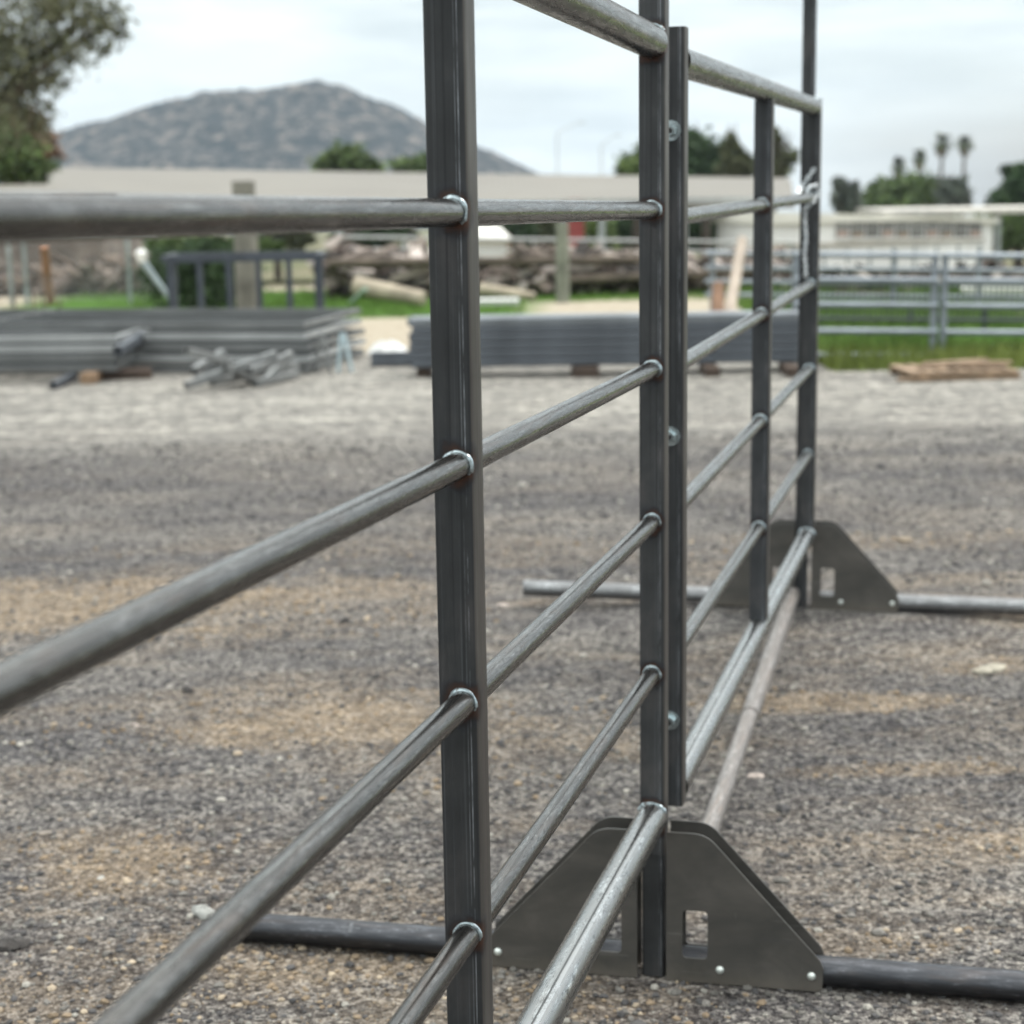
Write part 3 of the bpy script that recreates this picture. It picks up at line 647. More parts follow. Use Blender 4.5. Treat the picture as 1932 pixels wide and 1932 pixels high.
# chain hanging over the far post
def chain():
    pts = []
    def lerp(a, b, n): return [tuple(a[i]+(b[i]-a[i])*k/n for i in range(3)) for k in range(n)]
    q = lambda x, y, Y=6.065: tuple(at(x, y, Y))
    path = [q(1534, 322), q(1515, 350), q(1506, 364, 6.02), q(1500, 372, 6.02), q(1510, 380, 6.04), q(1522, 362, 6.02), q(1527, 353, 6.03), q(1540, 350, 6.06), q(1544, 362, 6.08), q(1532, 384, 6.04), q(1520, 392, 6.05), q(1519, 420), q(1521, 450), q(1518, 480), q(1520, 505), q(1520, 518)]
    # resample
    P = [Vector(p) for p in path]; step = .0135; g = MB(); i = 0; d_acc = 0; k = 0
    for a, b in zip(P[:-1], P[1:]):
        d = (b-a).length; s = d_acc
        while s < d:
            c = a.lerp(b, s/d); M, _ = along(c, c+(b-a), (0, 1, 0) if abs((b-a).normalized().y) < .9 else (0, 0, 1))
            M = M @ Matrix.Rotation((k % 2)*math.pi/2+.3, 4, 'X'); n, kk = 14, 6; v = []; f = []
            for i in range(n):
                t = 2*math.pi*i/n; cx, cy = .0105*math.cos(t), .0055*math.sin(t); nx, ny = math.cos(t), math.sin(t)
                for j in range(kk):
                    b_ = 2*math.pi*j/kk; v.append((cx+.0021*math.cos(b_)*nx, cy+.0021*math.cos(b_)*ny, .0021*math.sin(b_)))
            for i in range(n):
                for j in range(kk): f.append((i*kk+j, i*kk+(j+1) % kk, ((i+1) % n)*kk+(j+1) % kk, ((i+1) % n)*kk+j))
            g.add(v, f, M); s += step; k += 1
        d_acc = s-d
    tag(g.build('chain', M_chain, smooth=True), 'bright zinc chain looped over the top round rail and hanging at the far post', 'chain')
chain()

# ------------------------------------------------------------------ yard stock: stacks, tubes, bars
M_gal = mat_rail('galvanised_tube', base=(.20, .21, .21), dark=(.12, .125, .125), metal=.45, rough=.5, rust=.35, warm=(.22, .17, .15))
M_galp = mat_rail('pale_galvanised_tube', base=(.25, .255, .25), dark=(.15, .155, .155), metal=.4, rough=.5, rust=.1)
M_blue = simple('blue_black_tube', (.085, .095, .11), .45, .3, .2, 3)
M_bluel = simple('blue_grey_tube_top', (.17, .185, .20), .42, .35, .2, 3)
M_wood = simple('raw_lumber', (.26, .17, .105), .85, 0, .2, 9, .2)
M_woodd = simple('weathered_wood', (.07, .048, .036), .9, 0, .25, 7, .2)
M_woodp = simple('pinkish_pallet_wood', (.27, .19, .125), .9, 0, .25, 8, .2)
M_gapshade = simple('gap_shade_tone', (.055, .06, .062), .6, .2, .2, 2); M_stm = simple('grey_galvanised', (.14, .145, .145), .5, .3, .2, 2); M_stl = simple('bright_galvanised', (.32, .33, .33), .45, .3, .15, 2)  # darkest tone stands for shade in the gaps between stacked panels
def lying_panel(label, M0, Lx, Wy, mat, group, rr=.03):
    """a finished panel lying flat: two long square side rails, cross posts, round rails"""
    t = thing('lying_panel', label, 'fence panel', M0.to_translation(), group, 0); t.matrix_basis = M0
    for y in (0, Wy):
        g = MB().box((0, y-rr, -rr), (Lx, y+rr, rr)); g.build('side_rail', mat, t, M0)
    for x in (0, Lx*.5, Lx):
        g = MB().box((x-rr*.8-(rr if x else -rr)*.8, rr, -rr*.9), (x+rr*.8-(rr if x else -rr)*.8, Wy-rr, rr*.9)); g.build('cross_tube', mat, t, M0)
    for k in range(1, 5):
        g = MB().cyl(.016, .016, Lx-.2, 10, Matrix.Translation((.1, Wy*k/5, 0))); g.build('rail', M_gapshade, t, M0, smooth=True)  # inner rails coloured near black so the gaps look shaded
    return t
def stack(name_words, x_right, Y0, n, zh, z0, Lx, Wy, rz, mats, jit, group, skew=0, rr=.024):
    src = {}
    order = ['topmost', 'second', 'third', 'fourth', 'fifth', 'sixth', 'seventh']
    for k in range(n):
        M0 = Matrix.Translation((x_right+random.uniform(-jit, jit), Y0+random.uniform(-jit, jit)*.4, z0+k*zh)) @ Matrix.Rotation(rz, 4, 'Z') @ Matrix.Translation((-Lx, 0, 0))
        mt = mats[k % len(mats)]; pos = n-1-k
        lb = '%s galvanised panel %s' % (order[pos] if pos else 'topmost', name_words)
        if pos: lb = order[pos]+' panel from the top '+name_words
        if mt.name not in src: src[mt.name] = lying_panel(lb, M0, Lx, Wy, mt, group, rr)
        else: tag(copy_tree(src[mt.name], M=M0), lb)
# large stack at the back, its right end shows all layers (x ~ 600..690 px, y 600..700)
pR = gnd(585, 706)
stack('in the large stack of flat panels on the left', pR[0], pR[1], 5, .096, .035, 6.2, 1.7, -.2, [M_stm, M_stl, M_stm, M_stl], .03, 'flat panels stacked on the left')
# lower stack in front, resting on lumber
pF = gnd(232, 715)
stack('in the low front stack resting on lumber', pF[0], pF[1]-.15, 4, .082, .115, 4.0, 1.05, -.06, [M_stm, M_stm, M_stl, M_stl], .015, 'flat panels in the low front stack', rr=.024)
def block(name, label, cat, x, y, sx, sy, sz, mat, rz=0, z=0, group=None):
    p = gnd(x, y); g = MB().box((-sx/2, 0, 0), (sx/2, sy, sz))
    return tag(g.build(name, mat, M=Matrix.Translation((p[0], p[1], z)) @ Matrix.Rotation(rz, 4, 'Z')), label, cat, group)
block('lumber_block', 'orange lumber block end under the low front stack', 'lumber', 165, 725, .12, 1.0, .085, M_wood)
block('lumber_block', 'dark brown timber under the right end of the low front stack', 'lumber', 236, 716, .45, .3, .07, M_woodd, .2)
# bar lying diagonally over the stacks
def bar(name, label, cat, a, b, w_, mat, group=None, hollow=True):
    M, ln = along(a, b); g = MB().sqtube(w_, 0, ln, w_*.1, M=Matrix.Rotation(math.pi/2, 4, 'Y'), hollow=hollow, wall=w_*.08)
    return tag(g.build(name, mat, M=M), label, cat, group)
bar('steel_bar', 'dark steel bar lying diagonally across the left stacks', 'bar', at(222, 662, 14.5), at(270, 632, 15.4), .075, M_blue)
bar('steel_bar', 'short dark bar end sticking out under the low front stack', 'bar', gnd(100, 728, .03), gnd(140, 708, .05), .06, M_blue)
# tangled loose bars
bars = [((350, 728), (520, 668), .09, .34), ((352, 662), (430, 680), .30, .26), ((425, 690), (475, 728), .22, .03), ((470, 700), (545, 672), .05, .3), ((400, 722), (500, 700), .03, .12),
        ((480, 726), (560, 705), .03, .10), ((365, 700), (420, 665), .04, .25), ((500, 720), (548, 668), .04, .28), ((440, 712), (560, 690), .03, .18), ((372, 715), (470, 690), .02, .2), ((505, 690), (540, 725), .24, .03)]
for k, (a, b, za, zb) in enumerate(bars):
    Yb = 13.7+.07*k
    pa, pb = at(*a, Yb), at(*b, Yb+.5); pa[2] = max(pa[2], .03); pb[2] = max(pb[2], .03)
    bar('loose_bar', ['long offcut crossing the tangled heap from lower left to upper right', 'offcut lying raised on the upper left of the tangled heap', 'offcut sticking down towards the gravel in the middle of the heap', 'offcut rising to the right on the right half of the heap', 'low offcut on the gravel at the foot of the heap, left of centre', 'low offcut on the gravel at the right foot of the heap', 'offcut sloping up and right at the left end of the heap', 'steep bright offcut at the right end of the heap', 'offcut rising gently towards the far right end of the heap', 'offcut rising gently behind the long crossing one', 'offcut sloping down to the right end of the heap'][k], 'bar', pa, pb, .06, M_galp if k % 3 else M_gal, 'loose offcuts in a tangled heap')
# two splayed stands leaning on the end of the stack
for (x0, x1, tone, wd) in ((606, 614, M_galp, 'left pale metal stand leg against the end of the large stack'), (646, 656, simple('pale_blue_steel', (.45, .55, .58), .5, .3), 'right bluish metal stand leg against the end of the large stack')):
    a = gnd((x0+x1)/2, 702); t = thing('stand', wd, 'stand', a)
    top = at(x0, 628, a[1]+.02)
    for dx in (-.06, .06):
        M, ln = along((a[0]+dx, a[1], 0), top+np.array([dx*.15, 0, 0])); MB().cyl(.018, .016, ln, 10).build('leg', tone, t, M, smooth=True)
# white sheeting and dark tubes between the stacks
def sheet(name, label, cat, x, y, sx, sy, h, mat):
    p = gnd(x, y); g = MB(); n = 26; v = []; f = []
    for j in range(n):
        for i in range(n):
            u, w_ = i/(n-1)*2-1, j/(n-1)*2-1; e = max(0, 1-u*u)*max(0, 1-w_*w_)
            v.append((u*sx/2, w_*sy/2, h*e**.5*(.65+.35*math.sin(u*7+w_*3)*math.cos(w_*8-u*2))))
    for j in range(n-1):
        for i in range(n-1): f.append((j*n+i, j*n+i+1, (j+1)*n+i+1, (j+1)*n+i))
    g.add(v, f); return tag(g.build(name, mat, M=Matrix.Translation((p[0], p[1]+sy/2, 0)), smooth=True), label, cat)
sheet('plastic_sheet', 'crumpled white plastic sheeting between the two stacks', 'sheeting', 728, 668, .36, .5, .12, simple('white_sheeting', (.5, .51, .5), .5, 0, .08, 8))
for k, (yy, dz) in enumerate(((694, 0), (690, .06))):
    a = gnd(700, 692); bar('dark_tube', ['lower short dark tube lying left of the dark tube bundle', 'upper short dark tube lying left of the dark tube bundle'][k], 'tube', (a[0], a[1]+.05*k, .035+dz), (a[0]+.48, a[1]+.02+.05*k, .035+dz), .06, M_blue)
# bundle of dark square tubes on blocks
pL = gnd(776, 700); pRr = gnd(1535, 712)
Yt = 14.55; x0t = pL[0]*Yt/pL[1]; x1t = at(1530, 700, Yt)[0]
first = None
for lay in range(6):
    for dp in range(5):
        w_ = .066
        ly_ = ['lowest', 'second lowest', 'third', 'fourth', 'fifth', 'top'][lay]
        lb = 'long blue black square tube in the %s layer of the bundle on blocks' % ly_
        gl = 'blue black tubes in the %s layer' % ly_
        M = Matrix.Translation((x0t+random.uniform(-.03, .03), Yt+dp*.072+random.uniform(-.004, .004), .085+w_/2+lay*(w_+.003)))
        if first is None:
            g = MB().sqtube(w_, 0, x1t-x0t, .008, M=Matrix.Rotation(math.pi/2, 4, 'Y'), wall=.004); first = g.build('square_tube', M_blue, M=M, smooth=True); o = first
        else:
            o = first.copy(); sc.collection.objects.link(o); o.matrix_basis = M
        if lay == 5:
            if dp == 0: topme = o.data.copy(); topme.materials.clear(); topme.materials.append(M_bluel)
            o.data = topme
        tag(o, lb, 'tube', gl)
for k, x in enumerate((800, 1106, 1345, 1500)):
    block('wood_block', ['dark block under the left end of the tube bundle', 'dark block under the middle of the tube bundle seen between posts', 'dark block under the tube bundle right of the middle post', 'dark block under the right end of the tube bundle'][k], 'block', x, 712, .22 if k == 1 else .12, .5, .08, M_woodd)

# pallets at the right
def pallet(label, x, y, z, rz, mat, group, first=[None]):
    p = gnd(x, y); t = thing('pallet', label, 'pallet', (p[0], p[1], z), group, rz)
    M0 = t.matrix_basis.copy()
    for yy in (0, .45, .9): MB().box((-.44, yy*.62, 0), (.44, yy*.62+.04, .055)).build('stringer', mat, t, M0)
    for k in range(7): MB().box((-.44+k*.127, -.02, .0575), (-.345+k*.127, .62, .075)).build('deck_board', mat, t, M0)
    return t
pallet('wooden pallet lying flat under loose boards before the corral fence', 1822, 718, .0, .07, M_woodp, None)
pc = gnd(1822, 716)
for k, (dx, dy, L_, a_, z_) in enumerate(((-.34, .12, .72, .10, .078), (-.26, .2, .62, .42, .097), (-.12, .08, .5, -.12, .116), (-.56, -.16, .5, .12, .012))):
    tag(MB().box((0, 0, 0), (L_, .08, .018)).build('loose_board', M_woodp, M=Matrix.Translation((pc[0]+dx, pc[1]+dy, z_)) @ Matrix.Rotation(a_, 4, 'Z')), ['longest loose slat lying on top of the pallet heap', 'loose slat lying skewed across the top of the pallet heap', 'uppermost loose slat on the pallet heap', 'loose slat lying on the gravel before the pallet heap'][k], 'board')

# steel rack behind the large stack
rk = thing('steel_rack', 'dark steel rack frame with open uprights behind the large stack', 'rack', (at(466, 600, 17.5)[0], 17.5, 0))
M_rack = simple('rack_paint', (.05, .058, .072), .5, .2, .15, 6)
ztop = at(466, 486, 17.5)[2]
for Yd, xs_ in ((17.5, (323, 379, 434, 547, 606)), (18.3, (330, 490, 600))):
    for x in xs_:
        xx = at(x, 560, Yd)[0]; MB().box((xx-.028, Yd-.028, 0), (xx+.028, Yd+.028, ztop-.04)).build('upright', M_rack, rk)
    xa, xb = at(318, 520, Yd)[0], at(611, 520, Yd)[0]
    MB().box((xa, Yd-.03, ztop-.04), (xb, Yd+.03, ztop+.03)).build('top_rail', M_rack, rk)
xa, xb = at(318, 520, 17.9)[0], at(611, 520, 17.9)[0]
for xx in (xa+.03, xb-.03): MB().box((xx-.03, 17.535, ztop-.038), (xx+.03, 18.265, ztop+.028)).build('cross_rail', M_rack, rk)

# ------------------------------------------------------------------ foliage
def leaf_mat(name, dark, light, sat=1):
    m = Mat(name, dark, .65, 0, .25); a = m.n('Attribute', attribute_name='tint')
    m.color(m.mix(a.outputs['Fac'], dark, light) if False else m.mix(m.noise(m.coord(), .9, 4, .6), m.mix(1., a.outputs['Color'], dark, 'MULTIPLY'), m.mix(1., a.outputs['Color'], light, 'MULTIPLY')))
    return m.m
M_leaf = leaf_mat('leaf_green', (.045, .075, .022), (.10, .14, .045)); M_leafd = leaf_mat('leaf_dark', (.022, .045, .02), (.05, .085, .03))
M_leafo = leaf_mat('leaf_olive', (.05, .06, .028), (.11, .115, .055)); M_bark = simple('bark', (.10, .08, .065), .9, 0, .25, 3)
M_leafy = leaf_mat('leaf_bright', (.07, .11, .03), (.15, .2, .06)); M_leafgrey = leaf_mat('leaf_grey', (.06, .075, .06), (.11, .125, .10))
def leaves(blobs, n, size, clump=.28, seed=0, thin=0):
    r = np.random.default_rng(seed); vol = np.array([b[3]*b[4]*b[5] for b in blobs])**.75; vol /= vol.sum()
    nc = max(6, n//26); bi = r.choice(len(blobs), nc, p=vol); Bl = np.array(blobs)[bi]
    d = r.normal(size=(nc, 3)); d /= np.linalg.norm(d, axis=1)[:, None]; rad = r.random(nc)**.42
    C = Bl[:, :3]+d*Bl[:, 3:6]*rad[:, None]
    ci = r.integers(0, nc, n); cs = (.35+r.random(nc))[ci]*clump
    P = C[ci]+r.normal(size=(n, 3))*(Bl[ci][:, 3:6].min(1)*cs)[:, None]
    u = r.normal(size=(n, 3)); u /= np.linalg.norm(u, axis=1)[:, None]; w_ = r.normal(size=(n, 3)); w_ -= (w_*u).sum(1)[:, None]*u; w_ /= np.linalg.norm(w_, axis=1)[:, None]
    s = size*(.6+.8*r.random(n))[:, None]; a = u*s; b = w_*s*.5
    Q = np.stack([P-a, P+b*.9-a*.1, P+a, P-b*.9-a*.1], 1)
    cc = (.6+.8*r.random(nc))[ci]*(.8+.4*r.random(n)); tint = np.stack([cc*(1+.15*(r.random(n)-.5)), cc, cc*(1+.1*(r.random(n)-.5))], 1)
    return Q, tint
def tree(name, label, cat, base, blobs, n, size, mat, seed, group=None, trunk_r=.15, limbs=6, clump=.28, bare=0):
    """blobs: (x,y,z,rx,ry,rz) relative to the base"""
    t = thing(name, label, cat, base, group); T = Matrix.Translation(Vector(base)); r = random.Random(seed)
    ctr = np.mean([b[:3] for b in blobs], axis=0); g = MB(); zt = ctr[2]
    M, ln = along((0, 0, -.2), (ctr[0]*.5, ctr[1]*.5, zt*.75)); g.cyl(trunk_r, trunk_r*.6, ln, 10, M, steps=1)
    fork = Vector((ctr[0]*.5, ctr[1]*.5, zt*.73))
    for k in range(limbs+bare):
        b = blobs[k % len(blobs)]; e = Vector((b[0]+r.uniform(-.7, .7)*b[3], b[1]+r.uniform(-.7, .7)*b[4], b[2]+r.uniform(-.3, .85)*b[5]))
        if k >= limbs: e.z = b[2]+b[5]*r.uniform(1., 1.35)
        mid = fork.lerp(e, .5)+Vector((r.uniform(-.1, .1)*b[3], 0, r.uniform(0, .12)*b[5]))
        M, ln = along(fork, mid); g.cyl(trunk_r*.5, trunk_r*.3, ln*1.03, 7, M); M, ln = along(mid, e); g.cyl(trunk_r*.3, trunk_r*.08, ln, 6, M)
    g.build('trunk', M_bark, t, T, smooth=True)
    Q, tint = leaves(blobs, n, size, clump, seed); quads_mesh('crown', Q, mat, t, tint, T); return t
def ptree(name, label, cat, Y, boxes, n, size, mat, seed, base_px=None, **kw):
    """crown made of blobs given as (cx, cy, rx, ry) on the photograph at distance Y"""
    s = Y/FPX; bx = base_px if base_px else boxes[0][0]; X0 = at(bx, 400, Y)[0]; z0 = terrain(X0, Y); bl = []
    for (cx, cy, rx, ry) in boxes:
        p = at(cx, cy, Y); bl.append((p[0]-X0, random.uniform(-.3, .3)*rx*s, p[2]-z0, rx*s, rx*s*.8, ry*s))
    return tree(name, label, cat, (X0, Y, z0), bl, n, size, mat, seed, **kw)

# big tree at the upper left, out of the frame for the most part
ptree('tree', 'large loose olive tree filling the upper left corner', 'tree', 30, [(-60, 60, 130, 130), (50, 40, 100, 80), (140, 95, 60, 50), (-10, 200, 90, 80), (200, 60, 50, 35), (20, 130, 80, 70), (-140, 150, 120, 150), (120, 10, 90, 50), (90, 150, 60, 45), (60, 220, 50, 40), (160, 30, 70, 40)], 15000, .055, leaf_mat('leaf_pale_olive', (.075, .08, .045), (.17, .17, .10)), 3, base_px=-150, trunk_r=.2, limbs=12, clump=.34)
ptree('bush', 'reddish green shrub below the large tree at the left edge', 'bush', 40, [(10, 300, 60, 40), (-40, 270, 60, 60), (60, 320, 38, 22)], 5000, .11, M_leaf, 5, base_px=0, trunk_r=.1)
ptree('bush', 'rusty brown shrub between the large tree and the left roof', 'bush', 44, [(20, 240, 50, 35), (70, 270, 36, 25)], 2500, .12, leaf_mat('leaf_rusty', (.11, .06, .04), (.2, .13, .09)), 6, base_px=0, trunk_r=.1)
# shrubs peeking over the arena roof
ptree('tree', 'low rounded tree showing above the long roof left of the near post', 'tree', 72, [(655, 312, 48, 26), (625, 318, 30, 18), (690, 316, 30, 18)], 4000, .2, M_leaf, 8, trunk_r=.2)
ptree('tree', 'small tree top just left of the near post above the roof', 'tree', 78, [(770, 322, 35, 18), (800, 316, 30, 18)], 2500, .2, M_leaf, 9, trunk_r=.2)
# group behind the roof at the middle
ptree('tree', 'green tree just left of the tall middle post above the roof', 'tree', 70, [(1200, 320, 30, 26), (1230, 300, 30, 40), (1180, 335, 18, 14)], 4200, .17, M_leafy, 12, trunk_r=.2)
ptree('tree', 'dense dark tree with pointed tops right of the bolted posts', 'tree', 70, [(1330, 305, 40, 42), (1300, 290, 25, 45), (1372, 308, 20, 50), (1350, 320, 50, 25)], 7000, .17, M_leafd, 13, trunk_r=.22, bare=8)
ptree('tree', 'brownish conifer with a narrow top between the far posts', 'tree', 66, [(1378, 290, 14, 42), (1390, 318, 30, 25)], 3000, .14, M_leafo, 14, trunk_r=.18, bare=6)
ptree('tree', 'half bare tree with thin twigs behind the far posts', 'tree', 64, [(1455, 315, 35, 18), (1480, 300, 20, 40), (1462, 262, 16, 22)], 2200, .13, M_leafo, 15, trunk_r=.16, bare=14)
ptree('tree', 'thin grey tree standing right of the farthest post', 'tree', 90, [(1585, 372, 14, 34), (1606, 375, 16, 26), (1580, 350, 8, 18), (1612, 356, 10, 12)], 1500, .22, M_leafgrey, 16, trunk_r=.14, bare=10)
ptree('tree', 'broad green tree below the palms', 'tree', 100, [(1690, 376, 60, 30), (1735, 366, 48, 28), (1650, 388, 36, 20), (1790, 380, 35, 26)], 6500, .27, M_leaf, 17, trunk_r=.25)
ptree('tree', 'sparse grey branched tree in front of the right hand palms', 'tree', 95, [(1785, 355, 22, 20), (1810, 362, 22, 22), (1800, 385, 26, 12)], 900, .24, M_leafgrey, 18, trunk_r=.2, bare=16)
ptree('tree', 'dark green tree cut off by the right edge', 'tree', 60, [(1925, 356, 34, 40), (1900, 380, 34, 26), (1935, 420, 60, 34), (1912, 328, 18, 16), (1940, 335, 20, 20)], 6000, .16, M_leafd, 19, trunk_r=.2)
ptree('tree', 'green tree rising behind the white building at its right end', 'tree', 58, [(1890, 440, 45, 26), (1860, 430, 25, 18)], 3500, .15, M_leaf, 20, trunk_r=.2)
# trees seen below the arena roof
lowt = [(150, 425, 80, 40, M_leafd), (330, 425, 70, 34, M_leaf), (520, 430, 70, 36, M_leafo), (700, 432, 70, 34, M_leafd), (960, 440, 45, 28, M_leafd), (1020, 436, 38, 30, M_leafo), (1115, 438, 38, 36, M_leafy), (1180, 436, 34, 38, M_leafd), (1340, 420, 60, 46, M_leafd), (1420, 425, 45, 44, M_leaf), (1250, 430, 40, 34, M_leafd)]
names_l = ['dark tree under the far left part of the long roof', 'green tree under the long roof behind the gate pole', 'olive tree under the long roof right of the gate pole', 'dark tree under the long roof left of the near post', 'dark tree beside the little white shed', 'olive tree between the shed and the grey green pole', 'bright green tree right of the red column', 'dark tree just left of the tall middle post under the roof', 'very dark tree under the roof right of the bolted posts', 'green tree under the roof before the far posts', 'dark tree hidden behind the bolted posts']
for k, ((cx, cy, rx, ry, mt), lb) in enumerate(zip(lowt, names_l)):
    ptree('tree', lb, 'tree', 75+k % 3, [(cx, cy, rx, ry), (cx-rx*.5, cy+8, rx*.6, ry*.8), (cx+rx*.5, cy+6, rx*.6, ry*.75)], 2600, .2, mt, 30+k, trunk_r=.2, limbs=0, group='trees seen below the long roof')

# palms
M_frond = simple('palm_frond', (.075, .095, .04), .6, 0, .3, 1.5); M_skirt = simple('dry_frond', (.20, .16, .10), .9, 0, .3, 1.5)
for k, (x, y, rr, Y, lb) in enumerate(((1693, 312, 25, 190, 'shortest palm, leftmost of the four'), (1733, 296, 23, 195, 'second palm from the left, a little taller than its left neighbour'), (1776, 268, 27, 200, 'tallest palm with a full round head'), (1818, 270, 24, 205, 'rightmost of the four tall palms'))):
    p = at(x, y, Y); z0 = terrain(p[0], Y); t = thing('palm_tree', lb, 'palm tree', (p[0], Y, z0), 'palms on the horizon'); T = t.matrix_basis.copy()
    R_ = rr*Y/FPX; hh = p[2]-z0; g = MB(); MM, ln = along((0, 0, 0), (.15, 0, hh)); g.cyl(.26, .17, ln, 10, MM); g.build('trunk', M_bark, t, T, smooth=True)
    r = random.Random(k); g = MB(); sk = MB()
    for i in range(46):
        az = r.uniform(0, 6.28); el = math.radians(r.uniform(-35, 80)); L_ = R_*r.uniform(.85, 1.1); n = 6; w0 = R_*.22
        pts = []
        for j in range(n+1):
            s = j/n; e = el-s*s*math.radians(70); pts.append((L_*s*math.cos(el-s*.4), e, s))
        v = []; px_, pz_ = 0, 0
        for j in range(n+1):
            s = j/n; a = el-math.radians(80)*s*s
            if j: px_ += L_/n*math.cos(a); pz_ += L_/n*math.sin(a)
            ww = w0*math.sin(math.pi*min(1, s*.9+.12))*(.5+s)
            for sg in (-1, 1): v.append((.15+px_*math.cos(az)-sg*ww*math.sin(az), px_*math.sin(az)+sg*ww*math.cos(az), hh+pz_-abs(ww)*.2))
        # split blade into fingers
        g.add(v, [(2*j, 2*j+1, 2*j+3, 2*j+2) for j in range(n) if not (j > 3 and i % 3 == 0)])
    for i in range(26):
        az = r.uniform(0, 6.28); L_ = R_*r.uniform(.6, 1.0); w0 = R_*.12; rad = .22
        v = []
        for s in (0, .5, 1): 
            rx_ = rad+.35*R_*math.sin(s*1.3)*.6
            for sg in (-1, 1): v.append((.13+rx_*math.cos(az)-sg*w0*math.sin(az), rx_*math.sin(az)+sg*w0*math.cos(az), hh-.05*R_-L_*s))
        sk.add(v, [(0, 1, 3, 2), (2, 3, 5, 4)])
    g.build('fronds', M_frond, t, T); sk.build('dry_skirt', M_skirt, t, T)

# wooden pole with a small palm behind it
pp = at(470, 600, 20.6); pl = MB().cyl(.145, .135, at(470, 345, 20.6)[2]+.02, 20, Matrix.Rotation(-math.pi/2, 4, 'Y'), steps=1)
tag(pl.build('wooden_pole', simple('grey_pole', (.16, .155, .13), .9, 0, .25, 3), M=Matrix.Translation((pp[0], 20.6, 0)), smooth=True), 'thick grey wooden pole standing in the grass behind the steel rack', 'pole')
def fan_plant(label, x, Y, ytop, rr, mat, seed):
    p = at(x, ytop+rr, Y); z0 = terrain(p[0], Y); t = thing('small_palm', label, 'plant', (p[0], Y, z0)); T = t.matrix_basis.copy(); hh = p[2]-z0
    MB().cyl(.09, .07, hh, 8, Matrix.Rotation(-math.pi/2, 4, 'Y')).build('trunk', M_bark, t, T, smooth=True)
    g = MB(); r = random.Random(seed); R_ = rr*Y/FPX
    for i in range(30):
        az = r.uniform(0, 6.28); el = math.radians(r.uniform(-10, 75)); v = []; a_x = a_z = 0; n = 5
        for j in range(n+1):
            s = j/n; a = el-math.radians(85)*s*s
            if j: a_x += R_*1.25/n*math.cos(a); a_z += R_*1.25/n*math.sin(a)
            ww = .07*R_*math.sin(math.pi*(s*.85+.1))
            for sg in (-1, 1): v.append((a_x*math.cos(az)-sg*ww*math.sin(az), a_x*math.sin(az)+sg*ww*math.cos(az), hh+a_z))
        g.add(v, [(2*j, 2*j+1, 2*j+3, 2*j+2) for j in range(n)])
    g.build('fronds', mat, t, T)
fan_plant('small dark palm spreading fronds behind the grey pole', 458, 22.5, 352, 62, simple('palm_dark_green', (.035, .06, .022), .6, 0, .3, 3), 4)
# round dark bush wrapped in netting
bx = at(372, 560, 22.2)
tree('bush', 'dark rounded bush behind the steel rack', 'bush', (bx[0], 22.2, 0), [(0, 0, .42, .66, .5, .42), (-.3, 0, .62, .45, .4, .25), (.3, .1, .5, .5, .4, .35), (.1, 0, .75, .5, .4, .2)], 9000, .035, M_leafd, 41, trunk_r=.06)
ptree('bush', 'bright leafed shrub top above the dark rounded bush', 'bush', 23.5, [(340, 462, 60, 14), (420, 462, 60, 12), (500, 464, 40, 10)], 3500, .05, M_leaf, 42, trunk_r=.05)
wp = thing('bent_post', 'pale post with a rounded white cap leaning at the bush', 'post', gnd(320, 585)); 
a = at(266, 466, 21.4); b = at(318, 560, 21.6); M_, ln = along(b, at(268, 492, 21.4)); MB().cyl(.03, .045, ln, 12).build('shaft', simple('pale_blue_post', (.35, .42, .46), .5, 0), wp, M_, smooth=True)
M_, ln = along(at(268, 494, 21.4), a); MB().cyl(.052, .075, ln*.6, 14, steps=1).cyl(.075, .03, ln*.25, 14, Matrix.Translation((ln*.6, 0, 0))).build('cap', simple('cap_white', (.75, .75, .72), .5), wp, M_, smooth=True)

# ------------------------------------------------------------------ rubble, logs, fences in the middle distance
def rubble(name, x0, x1, Y0, depth, hfun, n, seed, pal, smin=.06, smax=.32):
    r = random.Random(seed); g = MB()
    for i in range(n):
        x = r.uniform(x0, x1); d = r.random(); y = Y0+depth*d; top = hfun(x)*(math.sin(math.pi*min(1, d*1.1+.12))**.6)
        z = top*r.random()**.5; s = r.uniform(smin, smax); L_ = s*r.choice((1, 1, 1.3, 2.5, 4.5)); th = s*r.uniform(.25, .8)
        M = Matrix.Translation((x, y, z+.02)) @ Matrix.Rotation(r.uniform(0, 6.28), 4, 'Z') @ Matrix.Rotation(r.uniform(-.6, .6), 4, 'Y') @ Matrix.Rotation(r.uniform(-.5, .5), 4, 'X')
        v = [(sx*L_/2*r.uniform(.6, 1), sy*s/2*r.uniform(.6, 1), sz*th/2*r.uniform(.6, 1)) for sx, sy, sz in ((-1,-1,-1),(1,-1,-1),(1,1,-1),(-1,1,-1),(-1,-1,1),(1,-1,1),(1,1,1),(-1,1,1))]
        c = r.choice(pal); k = r.uniform(.7, 1.25)
        g.add(v, [(0,3,2,1),(4,5,6,7),(0,1,5,4),(1,2,6,5),(2,3,7,6),(3,0,4,7)], M, col=tuple(q*k for q in c))
    # core so no light shines through
    nx = 60; v = []; f = []
    for i in range(nx+1):
        x = x0+(x1-x0)*i/nx; h = hfun(x)*.8
        for dy, dz in ((0, -.05), (depth*.2, h*.8), (depth*.5, h), (depth, -.05)): v.append((x, Y0+dy+.1, dz))
    for i in range(nx):
        for j in range(3): f.append((i*4+j, (i+1)*4+j, (i+1)*4+j+1, i*4+j+1))
    g.add(v, f, col=(.06, .05, .045))
    o = g.build(name, M_tint, colattr=True); return tag(o, kind='stuff')
